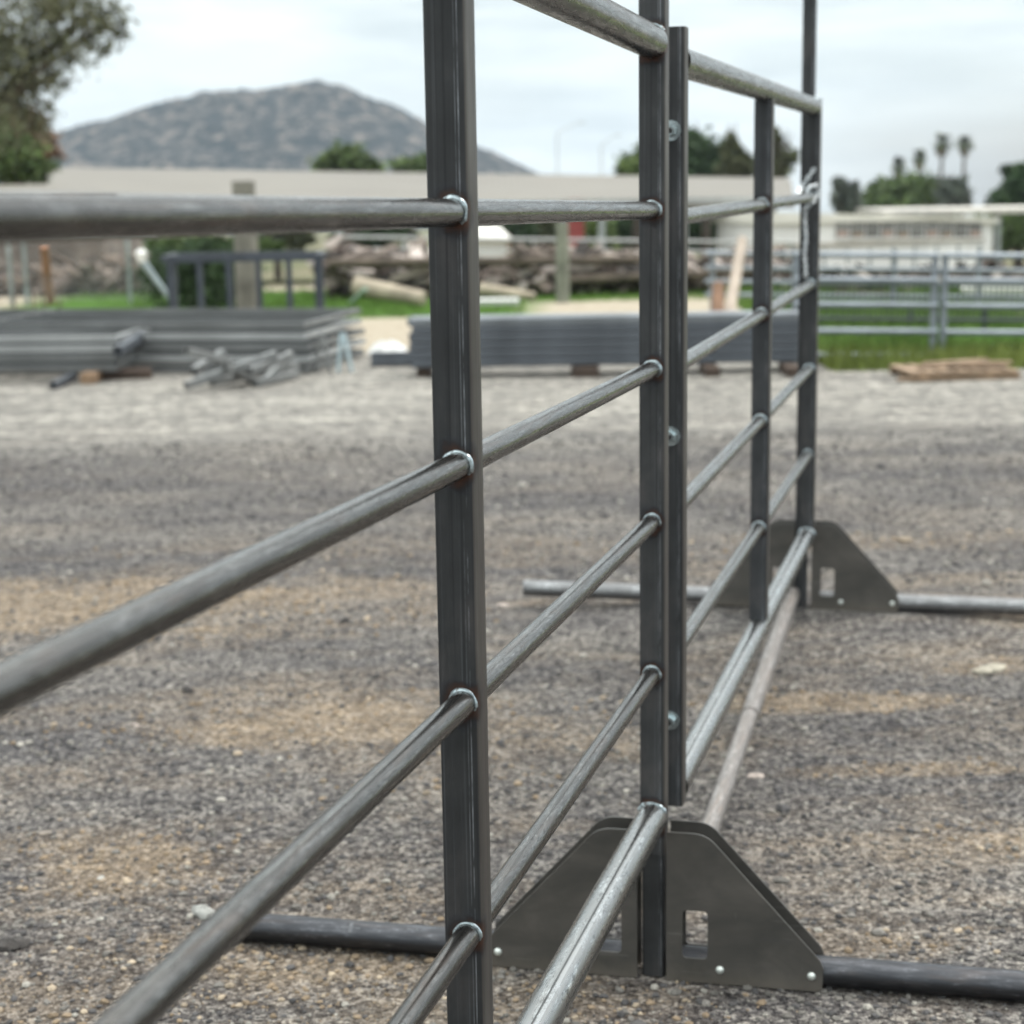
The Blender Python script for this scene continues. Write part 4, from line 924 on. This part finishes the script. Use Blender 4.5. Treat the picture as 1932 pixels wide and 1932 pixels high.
mt_ = Mat('rubble_tint', (.2, .2, .2), .95, 0, .1); a_ = mt_.n('Attribute', attribute_name='tint'); mt_.color(a_.outputs['Color']); M_tint = mt_.m
pal = [(.12, .10, .085), (.20, .17, .145), (.07, .058, .05), (.10, .08, .07), (.27, .235, .21), (.40, .35, .32), (.16, .13, .11), (.24, .20, .175), (.05, .045, .042)]
xa, xb = at(615, 520, 25)[0], at(1500, 520, 25)[0]
rubble('rubble', xa, xb, 24.9, 3.0, lambda x: .50+.10*math.sin(x*1.7)+.06*math.sin(x*4.1)+(.14 if x < -1.2 else 0), 4200, 5, pal, .04, .21)
rubble('scrap_pile', xb, at(2100, 520, 26)[0], 24.0, 1.6, lambda x: .22+.05*math.sin(x*1.3), 900, 6, [(.05, .042, .036), (.08, .065, .055), (.12, .10, .085), (.30, .27, .24), (.06, .05, .045)], .05, .22)
rubble('wood_scraps', at(-150, 520, 26)[0], at(275, 520, 26)[0], 27.0, 1.2, lambda x: .42+.05*math.sin(x*1.9), 500, 7, [(.13, .10, .08), (.20, .16, .13), (.09, .07, .06), (.17, .14, .12)], .05, .3)
def log(label, a, b, r0, r1, mat, group=None):
    M, ln = along(a, b); return tag(MB().cyl(r0, r1, ln, 16, steps=1).build('log', mat, M=M, smooth=True), label, 'log', group)
M_log = simple('log_bark', (.10, .078, .06), .95, 0, .25, 3, .3); M_logp = simple('pale_log', (.34, .29, .22), .9, 0, .2, 3, .2)
log('long dark log lying along the top of the rubble heap', at(620, 497, 24.8), at(1210, 490, 24.8), .07, .06, M_log)
log('second dark log lying lower along the rubble heap right of the green pole', at(1070, 528, 24.75), at(1440, 512, 24.75), .07, .05, M_log)
log('long brown log running behind the corral fence', at(1450, 562, 23.7), at(2050, 556, 23.7), .07, .07, M_log)
log('thick pale log lying on the grass before the rubble', at(672, 540, 23.6)*np.array([1, 1, 1]), at(800, 564, 23.2), .14, .10, M_logp)
log('pale broken log half hidden right of the near post', at(905, 545, 24.2), at(1010, 560, 24.0), .09, .06, M_logp)
tag(bar('green_board', 'pale green board leaning on the thick pale log', 'board', gnd(662, 572, .02), at(690, 545, 23.0), .05, simple('pale_green', (.30, .40, .33), .7), hollow=False))
wb = gnd(990, 576); tag(MB().box((-.38, 0, 0), (.38, .5, .07)).build('white_slab', simple('white_slab', (.55, .55, .53), .7, 0, .1, 9), M=Matrix.Translation((at(925, 576, wb[1])[0], wb[1], 0))), 'low white slab lying on the grass right of the near post', 'slab')
# grey green post and red column
p = at(1062, 565, 23.6); tag(MB().cyl(.092, .085, at(1062, 420, 23.6)[2], 16, Matrix.Rotation(-math.pi/2, 4, 'Y')).build('wooden_pole', simple('greenish_pole', (.19, .20, .155), .9, 0, .2, 3), M=Matrix.Translation((p[0], 23.6, 0)), smooth=True), 'grey green pole in front of the rubble between the two nearest posts', 'pole')
# rail fence behind the rubble: pale pipes on thin posts
rf = thing('rail_fence', 'pale pipe rail fence running behind the rubble heap', 'fence', (at(1100, 460, 28.6)[0], 28.6, terrain(0, 28.6)))
M_prail = simple('pale_pipe', (.42, .42, .41), .6, .2, .1, 5)
for y0, y1 in ((447, 458), (470, 476)):
    a, b = at(640, y0, 28.6), at(1500, y1, 28.6); M_, ln = along(a, b); MB().cyl(.024, .024, ln, 8).build('rail', M_prail, rf, M_, smooth=True)
for x in range(640, 1501, 122):
    q = at(x, 445+(x-640)*.013, 28.6); MB().box((q[0]-.03, 28.63, terrain(0, 28.6)), (q[0]+.03, 28.69, q[2])).build('post', M_prail, rf)
# boards leaning on the corral end
log('pale plank leaning upright beside the far panel', gnd(1372, 612), at(1401, 452, 20.5), .07, .06, simple('pale_plank', (.42, .35, .29), .85, 0, .12, 5))
log('reddish brown short post beside the leaning pale plank', gnd(1352, 615), at(1356, 536, 19.6), .07, .07, simple('rusty_post', (.22, .13, .085), .9, 0, .2, 5))

# left chain link fence: posts, a rusty post, mesh
lf = thing('chain_link_fence', 'chain link fence with grey posts at the far left', 'fence', (at(60, 560, 24.6)[0], 24.6, 0))
for x in (15, 44, 240): q = at(x, 455, 24.6); MB().cyl(.03, .03, 1.0, 10, Matrix.Translation((q[0], 24.6, 0)) @ Matrix.Rotation(-math.pi/2, 4, 'Y')).build('post', simple('fence_post_grey', (.3, .33, .33), .5, .4), lf, None, smooth=True)
xa, xb = at(-200, 500, 24.6)[0], at(300, 500, 24.6)[0]
M_, ln = along((xa, 24.6, .98), (xb, 24.6, .98)); MB().cyl(.022, .022, ln, 8).build('top_rail', simple('fence_rail_grey', (.3, .32, .32), .5, .4), lf, M_, smooth=True)
g = MB(); M_wire = simple('fence_wire', (.25, .26, .26), .5, .5)
for k in range(int((xb-xa+1)/.09)):
    for sg in (1, -1):
        x = xa+k*.09; x_ = x+sg*.9; M_, ln = along((x, 24.6, .04), (x_, 24.6, .94)); g.cyl(.0028, .0028, ln, 3, M_, cap=False)
g.build('wire_mesh', M_wire, lf)
tag(MB().cyl(.065, .055, .95, 12, steps=1).build('rusty_post', simple('orange_brown_post', (.30, .15, .09), .9, 0, .2, 5), M=along(gnd(96, 574), at(82, 456, 24.4))[0], smooth=True), 'orange brown wooden post leaning at the chain link fence', 'post')
block('white_trough', 'long white box on the ground before the left fence', 'box', 176, 545, .70, .4, .20, simple('white_box', (.62, .60, .56), .7, 0, .06, 5), .04)
block('tan_crate', 'low tan crate beside the long white box', 'crate', 250, 545, .36, .4, .18, simple('tan_box', (.30, .25, .19), .85, 0, .2, 9))
for k, x in enumerate((-10, 28, 68, 84, 113)):
    a = gnd(x, 606); M_, ln = along((a[0], a[1], 0), (a[0]+.02*math.sin(k*2), a[1], .30+.05*math.sin(k))); gg = MB().cyl(.012, .01, ln, 8, M_); gg.add(*(lambda q: (q.v, q.f))(MB().cyl(.011, .004, .10, 6, Matrix.Translation((a[0], a[1], .24)) @ Matrix.Rotation(.6+k, 4, 'Z'))))
    gg.add(*(lambda q: (q.v, q.f))(MB().cyl(.011, .004, .09, 6, Matrix.Translation((a[0], a[1], .19)) @ Matrix.Rotation(3.4+k, 4, 'Z'))))
    tag(gg.build('rebar_stake', simple('rusty_iron', (.12, .085, .06), .9, .2), smooth=True), 'thin rusty stake with stub arms behind the large stack', 'stake', 'rusty stakes in a row behind the large stack')

# corral panel fence on the right
M_corral = simple('corral_galvanised', (.26, .29, .32), .45, .5, .12, 3); M_corrd = simple('dark_mesh_fence', (.05, .06, .065), .6, .2)
def corral(label, Y, x0, x1, ys, yv, posts, r, mat, pickets=None, slope=.01):
    t = thing('corral_panel', label, 'fence', (at((x0+x1)/2, 650, Y)[0], Y, 0))
    for y in ys:
        a, b = at(x0, y, Y), at(x1, y+(x1-x0)*slope, Y); M_, ln = along(a, b); MB().cyl(r, r, ln, 12).build('rail', mat, t, M_, smooth=True)
    for x in posts:
        q = at(x, yv, Y); MB().cyl(r*1.15, r*1.15, q[2], 12, Matrix.Translation((q[0], Y+r*1.6, 0)) @ Matrix.Rotation(-math.pi/2, 4, 'Y')).build('upright', mat, t, None, smooth=True)
    if pickets:
        g = MB(); xa_, xb_ = at(x0, 620, Y)[0], at(x1, 620, Y)[0]; n = int((xb_-xa_)/pickets)
        for k in range(n): g.box((xa_+k*pickets, Y-.004, .12), (xa_+k*pickets+.012, Y+.004, .55))
        g.build('picket_mesh', mat, t)
    return t
corral('grey corral panel left of the double upright', 15.2, 1500, 1769, (480, 527, 574, 624, 670), 478, (1506, 1767), .026, M_corral, slope=.008)
corral('grey corral panel right of the double upright', 15.2, 1783, 2080, (482, 529, 577, 627, 674), 480, (1786, 2076), .026, M_corral, slope=.008)
corral('dark picket fence behind the grey corral panels', 17.6, 1440, 2090, (600, 640), 585, (1540, 1720, 1860, 2000), .02, M_corrd, .055)
corral('second grey corral fence farther back', 20.5, 1330, 2090, (478, 505, 531, 556), 470, (1345, 1500, 1690, 1850), .026, M_corral)
tk = gnd(1800, 590); M_, ln = along(at(1812, 546, 21.5), at(2060, 546, 21.5)); tag(MB().cyl(.02, .10, .12, 20).cyl(.10, .10, ln-.12, 20, Matrix.Translation((.12, 0, 0))).build('white_tank', simple('tank_white', (.68, .67, .62), .5, 0, .05, 4), M=M_, smooth=True), 'long white rounded tank raised behind the corral fence at the right edge', 'tank')

# ------------------------------------------------------------------ buildings
M_roof = Mat('ribbed_roof', (.5, .48, .42), .55, .0); v_ = M_roof.coord(scale=(1, 1, 1)); wv = M_roof.n('TexWave', wave_type='BANDS', bands_direction='X'); wv.inputs['Scale'].default_value = 1.6; M_roof.l(v_, wv.inputs['Vector'])
cc_ = M_roof.ramp(M_roof.noise(v_, .25, 5, .6), [(.3, (.112, .097, .077)), (.7, (.143, .126, .10))]); M_roof.color(M_roof.mix(M_roof.math('MULTIPLY', wv.outputs['Fac'], .3), cc_, (.14, .132, .12))); M_roof.bump(wv.outputs['Fac'], .3, .03); M_roof = M_roof.m
M_fascia = simple('brown_fascia', (.16, .10, .07), .8); M_wallw = simple('white_wall', (.72, .71, .69), .7, 0, .08, 1); M_colg = simple('grey_column', (.32, .34, .34), .6); M_colr = simple('red_column', (.26, .045, .04), .6)
M_glass = simple('dark_window', (.20, .20, .195), .2, 0, .2, .8)
def slab(g, a, b, c, d, th=.06, mi=0):
    q = [Vector(p_) for p_ in (a, b, c, d)]; n = (q[1]-q[0]).cross(q[3]-q[0]).normalized()*th
    if n.z > 0: n = -n
    v = [tuple(p_) for p_ in q]+[tuple(p_+n) for p_ in q]; return g.add(v, [(0,1,2,3),(7,6,5,4),(0,4,5,1),(1,5,6,2),(2,6,7,3),(3,7,4,0)], mi=mi)
ar = thing('covered_arena', 'long low building with pale ribbed roof on open columns across the background', 'building', (at(800, 400, 52)[0], 52, terrain(0, 52)))
rL, rR = at(118, 316, 58), at(1492, 336, 58); eL, eR = at(-60, 386, 47), at(1500, 384, 47); bL = rL+np.array([-.5, 11, -1.2]); bR = rR+np.array([0, 11, -1.2])
slab(slab(MB(), eL, eR, rR, rL, .12), rL, rR, bR, bL, .12).build('roof', M_roof, ar)
MB().box((eL[0], 47.0, eL[2]-.25), (eR[0], 47.06, eL[2]-.13)).build('eave_beam', M_colg, ar)
for k, x in enumerate((60, 250, 440, 640, 905, 1135, 1290, 1440)):
    q = at(x, 400, 47.3); MB().box((q[0]-.09, 47.2, terrain(0, 47)), (q[0]+.09, 47.38, eL[2]-.12)).build('column', M_colg, ar)
q = at(1086, 400, 47.3); MB().box((q[0]-.22, 47.2, terrain(0, 47)), (q[0]+.22, 47.5, eL[2]-.12)).build('column', M_colr, ar)
# lower shed at the left
sh = thing('shed', 'low shed with brown wall and pale roof edge at the far left', 'shed', (at(60, 500, 34)[0], 34, terrain(0, 34)))
zs = at(100, 368, 34)[2]; sxa, sxb = at(-200, 400, 34)[0], at(226, 400, 34)[0]; zbk = at(60, 347, 38)[2]; sxc = at(178, 347, 38)[0]
slab(MB(), (sxa, 33.8, zs), (sxb, 33.8, zs-.02), (sxc, 38, zbk-.02), (sxa, 38, zbk), .08).build('roof', M_roof, sh)
MB().box((sxa, 33.74, zs-.16), (sxb, 33.798, zs-.04)).build('fascia', M_fascia, sh)
MB().box((sxa, 34.1, terrain(0, 34)-.1), (sxb-.35, 37.6, zs-.17)).build('wall', simple('taupe_boards', (.15, .12, .10), .9, 0, .3, 2), sh)
# small white shed under the arena
s2 = thing('small_shed', 'little white gabled shed right of the near post', 'shed', (at(920, 450, 42)[0], 42, terrain(0, 42)))
xa_, xb_ = at(840, 450, 42)[0], at(965, 450, 42)[0]; zg = at(930, 428, 42)[2]; ze = at(930, 452, 42)[2]
g = MB(); slab(g, (xa_, 41.8, ze), (xb_, 41.8, ze), (xb_-.3, 43.2, zg), (xa_+.3, 43.2, zg), .06); slab(g, (xa_+.3, 43.2, zg), (xb_-.3, 43.2, zg), (xb_, 44.6, ze), (xa_, 44.6, ze), .06); g.build('roof', simple('white_roof', (.62, .60, .56), .6), s2)
MB().box((xa_+.12, 42.0, terrain(0, 42)), (xb_-.12, 44.4, ze-.07)).build('wall', M_wallw, s2)
MB().box((xb_-.1, 41.82, ze-.5), (xb_-.02, 41.9, ze-.08)).build('corner_trim', M_wood, s2)
# long white building at the right
wbd = thing('stable_building', 'long white low building with a row of small windows behind the corral', 'building', (at(1700, 470, 45)[0], 45, terrain(0, 45)))
Yb = 45.; A0 = at(1460, 400, Yb); A1 = at(1874, 421, Yb+2.5); zt0, zt1 = A0[2], A1[2]; zb_ = terrain(0, 45)-.1
ux = Vector((A1[0]-A0[0], A1[1]-A0[1], 0)); LW = ux.length; Mw = Matrix.Translation((A0[0], A0[1], 0)) @ Matrix.Rotation(math.atan2(ux.y, ux.x), 4, 'Z')
M_pinkb = simple('pinkish_board', (.36, .26, .22), .8)
MB().box((0, 0, zb_), (LW, 3.0, zt0-.30)).build('wall', M_wallw, wbd, Mw)
g = MB(); g.add([(-.1, -.12, zt0-.3), (LW+.1, -.12, zt0-.3), (LW+.1, -.12, zt1), (-.1, -.12, zt0), (-.1, 3.2, zt0-.3), (LW+.1, 3.2, zt0-.3), (LW+.1, 3.2, zt1), (-.1, 3.2, zt0)], [(0,1,2,3), (7,6,5,4), (3,2,6,7), (0,4,5,1), (1,5,6,2), (0,3,7,4)]); g.build('roof_band', simple('cream_band', (.66, .64, .58), .6, 0, .05, 1), wbd, Mw)
for k in range(10):
    xx = LW*(.30+.068*k); zc = zt0-.30-.20-.012*k; w_ = MB().box((xx-.19, -.05, zc-.19), (xx+.19, -.004, zc+.19)).build('window', M_glass, wbd, Mw)
    MB().box((xx-.17, -.056, zc-.17), (xx+.15, -.052, zc-.02-.05*(k % 3))).build('stall_board', [M_pinkb, M_wood, M_woodd][(k*7) % 3], w_, Mw)
    MB().box((xx-.20, -.07, zc-.25), (xx+.20, -.006, zc-.192)).build('sill', M_wallw, w_, Mw)
MB().box((0, -.06, zt0-.30-.60), (LW*.95, -.003, zt0-.30-.52)).build('trim_band', simple('tan_band', (.40, .36, .30), .7), wbd, Mw)
for k in range(9):
    xx = LW*(.04+.1*k); MB().box((xx, -.9, zb_), (xx+.06, -.84, zt0-.95)).build('fence_post', M_colg, wbd, Mw)
cn = thing('canopy', 'flat pale canopy roof on thin posts at the right', 'canopy', (at(1800, 420, 50)[0], 50, terrain(0, 50)))
c0, c1 = at(1668, 398, 50), at(2050, 404, 50); MB().box((c0[0], 50, c0[2]-.12), (c1[0], 54, c0[2]+.02)).build('roof', simple('canopy_cream', (.55, .52, .47), .6), cn)
for x in (1690, 1885, 2030): q = at(x, 420, 50.3); MB().box((q[0]-.06, 50.3, terrain(0, 50)), (q[0]+.06, 50.42, c0[2]-.12)).build('post', M_colg, cn)
# street lamps far off
for x, y, dx, lb in ((1051, 244, 40, 'left and taller of two faint far street lamps'), (1134, 268, 25, 'right and shorter of two faint far street lamps')):
    Y = 170.; p = at(x, y, Y); z0 = terrain(0, Y); t = thing('street_lamp', lb, 'street lamp', (p[0], Y, z0), 'far street lamps'); M_lp = simple('lamp_post_grey', (.5, .52, .53), .6)
    MB().cyl(.11, .07, p[2]-z0-.3, 10, Matrix.Rotation(-math.pi/2, 4, 'Y')).build('pole', M_lp, t, Matrix.Translation((p[0], Y, z0)), smooth=True)
    e = at(x+dx, y-12, Y); M_, ln = along((p[0], Y, p[2]-.35), e); MB().cyl(.06, .04, ln, 8).build('arm', M_lp, t, M_, smooth=True)
    MB().box((e[0]-.05, Y-.15, e[2]-.06), (e[0]+.7, Y+.15, e[2]+.07)).build('lamp_head', M_lp, t)

# grass blades on the turf
def blades(name, n, fx, fy, hmin, hmax, mat, seed, keep=None):
    r = np.random.default_rng(seed); X = fx[0]+(fx[1]-fx[0])*r.random(n); Y = fy[0]+(fy[1]-fy[0])*r.random(n)
    if keep is not None: k = keep(X, Y, r); X, Y = X[k], Y[k]; n = len(X)
    h = hmin+(hmax-hmin)*r.random(n)**2; a = r.random(n)*6.28; w_ = .004+.004*r.random(n); lx = (r.random(n)-.5)*h*.8; ly = (r.random(n)-.5)*h*.8
    b0 = np.stack([X-w_*np.cos(a), Y-w_*np.sin(a), 0*X-.01], 1); b1 = np.stack([X+w_*np.cos(a), Y+w_*np.sin(a), 0*X-.01], 1)
    t0 = np.stack([X+lx+w_*.3, Y+ly, h], 1); t1 = np.stack([X+lx-w_*.3, Y+ly, h], 1)
    c = (.7+.6*r.random(n))[:, None]*np.ones(3); o = quads_mesh(name, np.stack([b0, b1, t0, t1], 1), mat, cols=c); return tag(o, kind='stuff')
M_grass = leaf_mat('grass_blade', (.07, .14, .025), (.15, .24, .05)); M_weed = leaf_mat('weed_blade', (.10, .15, .03), (.24, .27, .07))
blades('grass', 30000, (-6.6, 6.5), (21.2, 27.5), .03, .10, M_grass, 1, lambda X, Y, r: (np.sin(X*1.1+2)*np.cos(Y*.9)+r.random(len(X))*.9 > -.1) & ~((X > .2) & (X < 3.1) & (Y < 23.6)))
blades('grass', 42000, (2.9, 7.2), (14.9, 24.5), .04, .22, M_grass, 2, lambda X, Y, r: (np.sin(X*2.1+1)*np.cos(Y*1.1)+r.random(len(X)) > .1))
blades('weeds', 9000, (2.7, 6.6), (14.5, 15.4), .03, .20, M_weed, 3)

# ------------------------------------------------------------------ mountain
def mountain():
    m = Mat('rocky_slope', (.2, .2, .2), .95, 0, .1); v = m.coord(scale=(1, 1, 1))
    a = m.noise(v, .055, 8, .72); b = m.noise(v, .12, 6, .85)
    c = m.ramp(b, [(.44, (.008, .022, .030)), (.50, (.035, .05, .055)), (.545, (.17, .15, .135)), (.62, (.42, .36, .31))])
    m.color(m.mix(m.ramp(a, [(.40, (0, 0, 0)), (.7, (.6,)*3)]), c, (.022, .04, .052))); m.bump(b, 1.0, 7)
    prof = [(-900, 345), (-500, 325), (-250, 300), (0, 268), (200, 228), (380, 176), (460, 161), (530, 160), (560, 154), (590, 151), (640, 156), (690, 175), (760, 205), (830, 241), (900, 275), (960, 304), (1020, 332), (1080, 352), (1200, 366)]
    px = np.array([p_[0] for p_ in prof]); py = np.array([p_[1] for p_ in prof])
    nx, ny = 330, 110; Y0, Y1 = 700., 1250.; v = []; f = []
    r = np.random.default_rng(3); ph = r.random((8, 2))*6.28
    for j in range(ny):
        t = j/(ny-1); Y = Y0+(Y1-Y0)*t
        for i in range(nx):
            x = -900+2150*i/(nx-1); yy = np.interp(x, px, py); P = at(x, yy, 950.); base = at(x, 425, 950.)[2]
            hgt = max(0, P[2]-base)
            s = math.exp(-((t-.5)/.27)**2) if True else 0
            X = P[0]*(Y/950.)**.5
            nz = sum(math.sin(X*.03*(1.75**k)+ph[k, 0]+1.3*math.sin(Y*.02+k))*math.cos(Y*.024*(1.75**k)+ph[k, 1]+math.sin(X*.05*k))/(1.42**k) for k in range(6))
            v.append((X, Y, base-1+hgt*s*1.015+nz*hgt*(.035+.05*(1-s))*s+hgt*.03*s*(r.random()-.5)))
    for j in range(ny-1):
        for i in range(nx-1): q = j*nx+i; f.append((q, q+1, q+nx+1, q+nx))
    tag(MB().add(v, f).build('mountain', m.m, smooth=True), kind='structure')
mountain()

# ------------------------------------------------------------------ air
HAZE = 0.00022
if HAZE:
    hz = MB().box((-1790, -59, -66), (1700, 2900, 140)).build('haze', bpy.data.materials.new('haze_air')); tag(hz, kind='stuff')
    hm = hz.data.materials[0]; hm.use_nodes = True; t_ = hm.node_tree; t_.nodes.clear(); o_ = t_.nodes.new('ShaderNodeOutputMaterial'); pv = t_.nodes.new('ShaderNodeVolumePrincipled')
    pv.inputs['Color'].default_value = (.78, .88, 1, 1); pv.inputs['Density'].default_value = HAZE; pv.inputs['Anisotropy'].default_value = .2; t_.links.new(pv.outputs[0], o_.inputs['Volume'])
